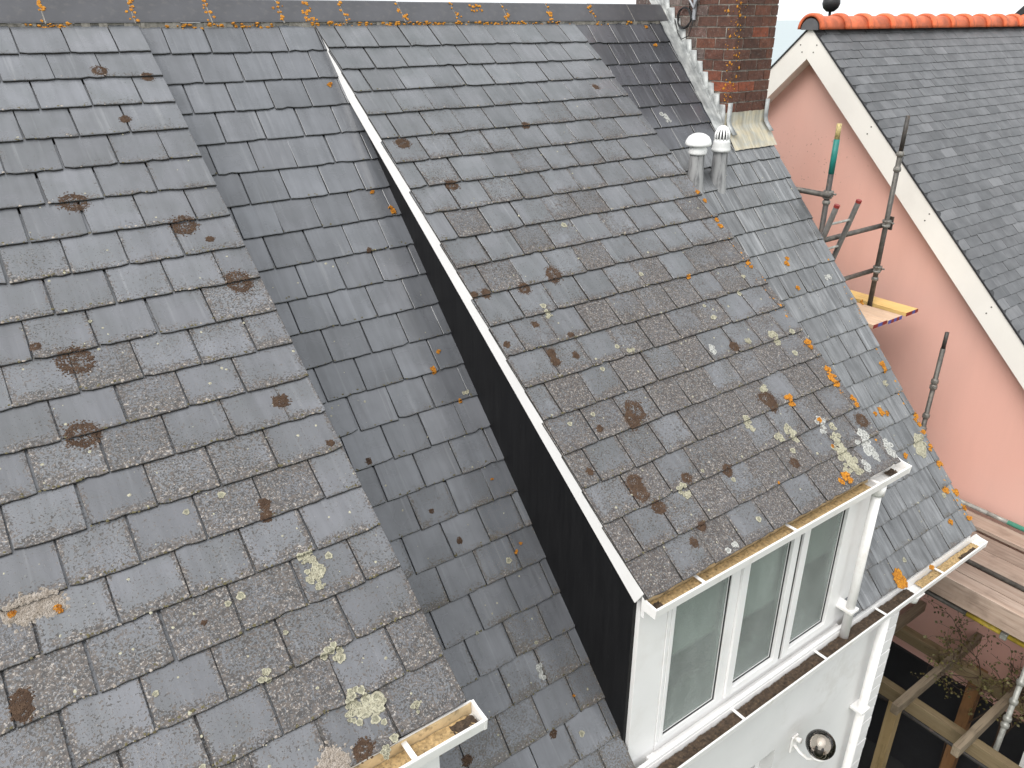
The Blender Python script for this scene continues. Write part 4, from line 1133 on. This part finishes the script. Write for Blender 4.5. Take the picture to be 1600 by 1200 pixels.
for z in (-5.51, -5.75, -5.97, -6.055): MB().lathe((5.956, -3.89, z), [(.025, -.03), (.037, -.02), (.038, .01), (.030, .025), (.025, .03)], 14).build('collar', 'tube_pale', sc_, True)
tube([(5.9, -1.5, -6.63), (5.9, -4.6, -6.60)], 'tube_dark', 'ledger')
tube([(5.7, -4.30, -5.095), (7.05, -4.30, -5.095)], 'tube_dark', 'transom')
tube([(5.7, -2.30, -5.095), (7.05, -2.30, -5.095)], 'tube_dark', 'transom')

def boardobj(name, x0, x1, y0, y1, z, mat, label, ends=None, th=.038):
    t_ = thing(name, ((x0 + x1) / 2, (y0 + y1) / 2, z), label, 'board', 'scaffold boards')
    MB().box(x0, x1, y0 + (.004 if ends else 0), y1, z, z + th).build('plank', mat, t_, bevel=.003)
    if ends:
        n = len(ends)
        for i, e in enumerate(ends):
            MB().box(x0 + (x1 - x0) * i / n + .0003, x0 + (x1 - x0) * (i + 1) / n - .0003, y0, y0 + .0038, z + .001, z + th - .001).build('end_band', e, t_)
    return t_
boardobj('scaffold_board', 6.485, 6.70, -1.855, .4, -2.665, 'board_new', 'new yellow pine board, upper scaffold, farther of the pair', ['red', 'red', 'blue', 'red'])
boardobj('scaffold_board', 6.16, 6.40, -1.86, .4, -2.672, 'board_worn', 'worn pinkish board with blue and red end, beside the yellow board', ['blue', 'red', 'blue', 'red', 'blue'])
boardobj('scaffold_board', 5.92, 6.15, -1.85, .4, -2.668, 'board_worn', 'worn board nearest the slates on the upper scaffold', ['red', 'blue', 'red'])
tube([(5.42, -1.44, -2.70), (BX + .1, -1.44, -2.70)], 'tube_dark', 'transom')
boardobj('scaffold_board', 6.748, 6.975, -12.0, -1.65, -4.721, 'plank', 'weathered plank of the lower platform beside the green rail')  # lower planks are lengthened out of view to shade the alley below
boardobj('scaffold_board', 6.42, 6.658, -12.0, -1.65, -4.726, 'plank', 'weathered lower plank second from the green rail, past a dark gap')
boardobj('scaffold_board', 6.157, 6.41, -12.0, -1.65, -4.724, 'plank', 'weathered lower plank just beyond the grey tube')
boardobj('scaffold_board', 5.888, 6.062, -12.0, -2.75, -4.720, 'plank', 'weathered lower plank just on the near side of the grey tube')
boardobj('scaffold_board', 5.756, 5.883, -12.0, -2.75, -4.725, 'plank', 'narrow weathered plank at the near edge of the lower platform')
o = MB().box(5.710, 5.750, -12.0, -2.75, -4.911, -4.679).build('scaffold_board', 'plank', bevel=.003)
tag(o, 'board set on edge along the near side of the lower platform', 'board', 'scaffold boards')

# ladder
ld = thing('ladder', (5.5, -1.2, -2.7), 'metal ladder with red rail caps leaning against the upper scaffold', 'ladder')
def lpt(x, t_): return (x, -1.62 + .36 * t_, -1.46 - 1.35 * t_)
for x in (5.325, 5.655):
    MB().sweep([lpt(x, 0), lpt(x, 3.2)], .024, 10).build('rail', 'alu', ld)
    MB().sweep([lpt(x, -.006), lpt(x, .012)], .0255, 10).build('end_cap', 'red', ld)
for i in range(12): MB().sweep([lpt(5.325, .13 + .19 * i), lpt(5.655, .13 + .19 * i)], .012, 8).build('rung', 'tube_pale', ld)

# ------------------------------------------------------------------ pergola between the houses
pg = thing('pergola', (6.2, -3.2, GZ), 'weathered timber pergola spanning the dark alley', 'pergola')
MB().box(5.70, 5.79, -5.2, -1.6, -6.40, -6.24).build('beam', 'pergola_y', pg, bevel=.004)
for y in (-2.50, -3.13, -3.73, -4.35):
    MB().box(5.40, NW - .01, y - .035, y + .035, -6.238, -6.12).build('rafter', 'pergola', pg, bevel=.004)
MB().box(5.69, 5.80, -3.06, -2.95, GZ, -6.402).build('post', 'pergola_z', pg, bevel=.004)
MB().box(6.62, 6.74, -3.42, -3.30, GZ, -6.242).build('post', 'post_orange', pg, bevel=.004)
MB().box(6.60, 6.70, -5.2, -1.6, -6.38, -6.24).build('beam', 'pergola_y', pg, bevel=.004)

# climbing shrub on the pergola
sh = thing('climbing_shrub', (6.5, -3.6, GZ), 'straggly climbing shrub with sparse yellow-green leaves on the pergola, plus added growth screening light from the alley', 'shrub')
rs = random.Random(11)
stems = MB(); leaves = MB()
def leaf(p, k=1.0):
    d = Vector((rs.gauss(0, 1), rs.gauss(0, 1), rs.gauss(0, .6))).normalized(); sd = d.orthogonal().normalized(); q = d.cross(sd)
    L_ = rs.uniform(.018, .04) * k; w_ = L_ * .4
    leaves.quad(p, p + d * L_ * .5 + sd * w_, p + d * L_ + q * .006, p + d * L_ * .5 - sd * w_)
def grow(p, d, n, r_, depth, k=1.0):
    pts = [p]
    for i in range(n):
        d = (d + Vector((rs.gauss(0, .28), rs.gauss(0, .28), rs.gauss(0, .22)))).normalized()
        p = p + d * .07; pts.append(p)
        if depth < 2 and rs.random() < .55: grow(p, (d + Vector((rs.gauss(0, .8), rs.gauss(0, .8), rs.gauss(0, .6)))).normalized(), max(3, n // 2), r_ * .6, depth + 1, k)
        if depth >= 1 and rs.random() < .8:
            for _ in range(int(2 * k)): leaf(p + Vector((rs.gauss(0, .02), rs.gauss(0, .02), rs.gauss(0, .02))) * k, k)
    stems.sweep(pts, [r_ * (1 - .6 * i / len(pts)) for i in range(len(pts))], 4, False)
for i in range(6):
    b0 = Vector((6.75 + rs.gauss(0, .05), -3.95 + rs.gauss(0, .25), GZ))
    stems.sweep([b0, b0 + Vector((-.05, .05, 1.3)), Vector((6.6, -3.75 + rs.gauss(0, .15), -6.1))], .009, 5, False)
for i in range(16):
    grow(Vector((6.5 + rs.gauss(0, .12), -3.72 + rs.gauss(0, .22), -6.15 + rs.uniform(-.3, .15))), Vector((rs.gauss(-.2, .6), rs.gauss(0, .8), rs.uniform(.0, .8))).normalized(), 9, .006, 0)
for i in range(190):      # dense growth added mostly out of view to keep light out of the alley
    grow(Vector((rs.uniform(5.3, 7.0), rs.uniform(-6.6, -4.85), rs.uniform(-8.2, -5.5))), Vector((rs.gauss(0, .7), rs.gauss(0, .7), rs.uniform(.1, 1))).normalized(), 7, .008, 0, 1.6)
for i in range(10):  # stems under the added light-blocking growth
    b0 = Vector((rs.uniform(5.5, 6.9), rs.uniform(-6.2, -4.7), GZ))
    stems.sweep([b0, b0 + Vector((rs.gauss(0, .1), rs.gauss(0, .1), 1.4)), b0 + Vector((rs.gauss(0, .3), rs.gauss(0, .3), 2.8))], .014, 6, False)
stems.build('stem', 'twig', sh); leaves.build('foliage', 'leaf', sh)

# white panel with a red band low in the alley
wp = thing('leaning_panel', (6.35, -4.15, -7.4), 'white panel with a red band low beside the pale scaffold tube', 'panel')
MB().prism([(-4.75, GZ), (-4.02, GZ), (-3.98, -6.75), (-4.75, -6.75)], 6.55, 6.58, 0).build('sheet', 'white', wp)
MB().prism([(-4.74, -6.749), (-3.99, -6.749), (-3.985, -6.67), (-4.74, -6.67)], 6.545, 6.585, 0).build('band', 'red', wp)
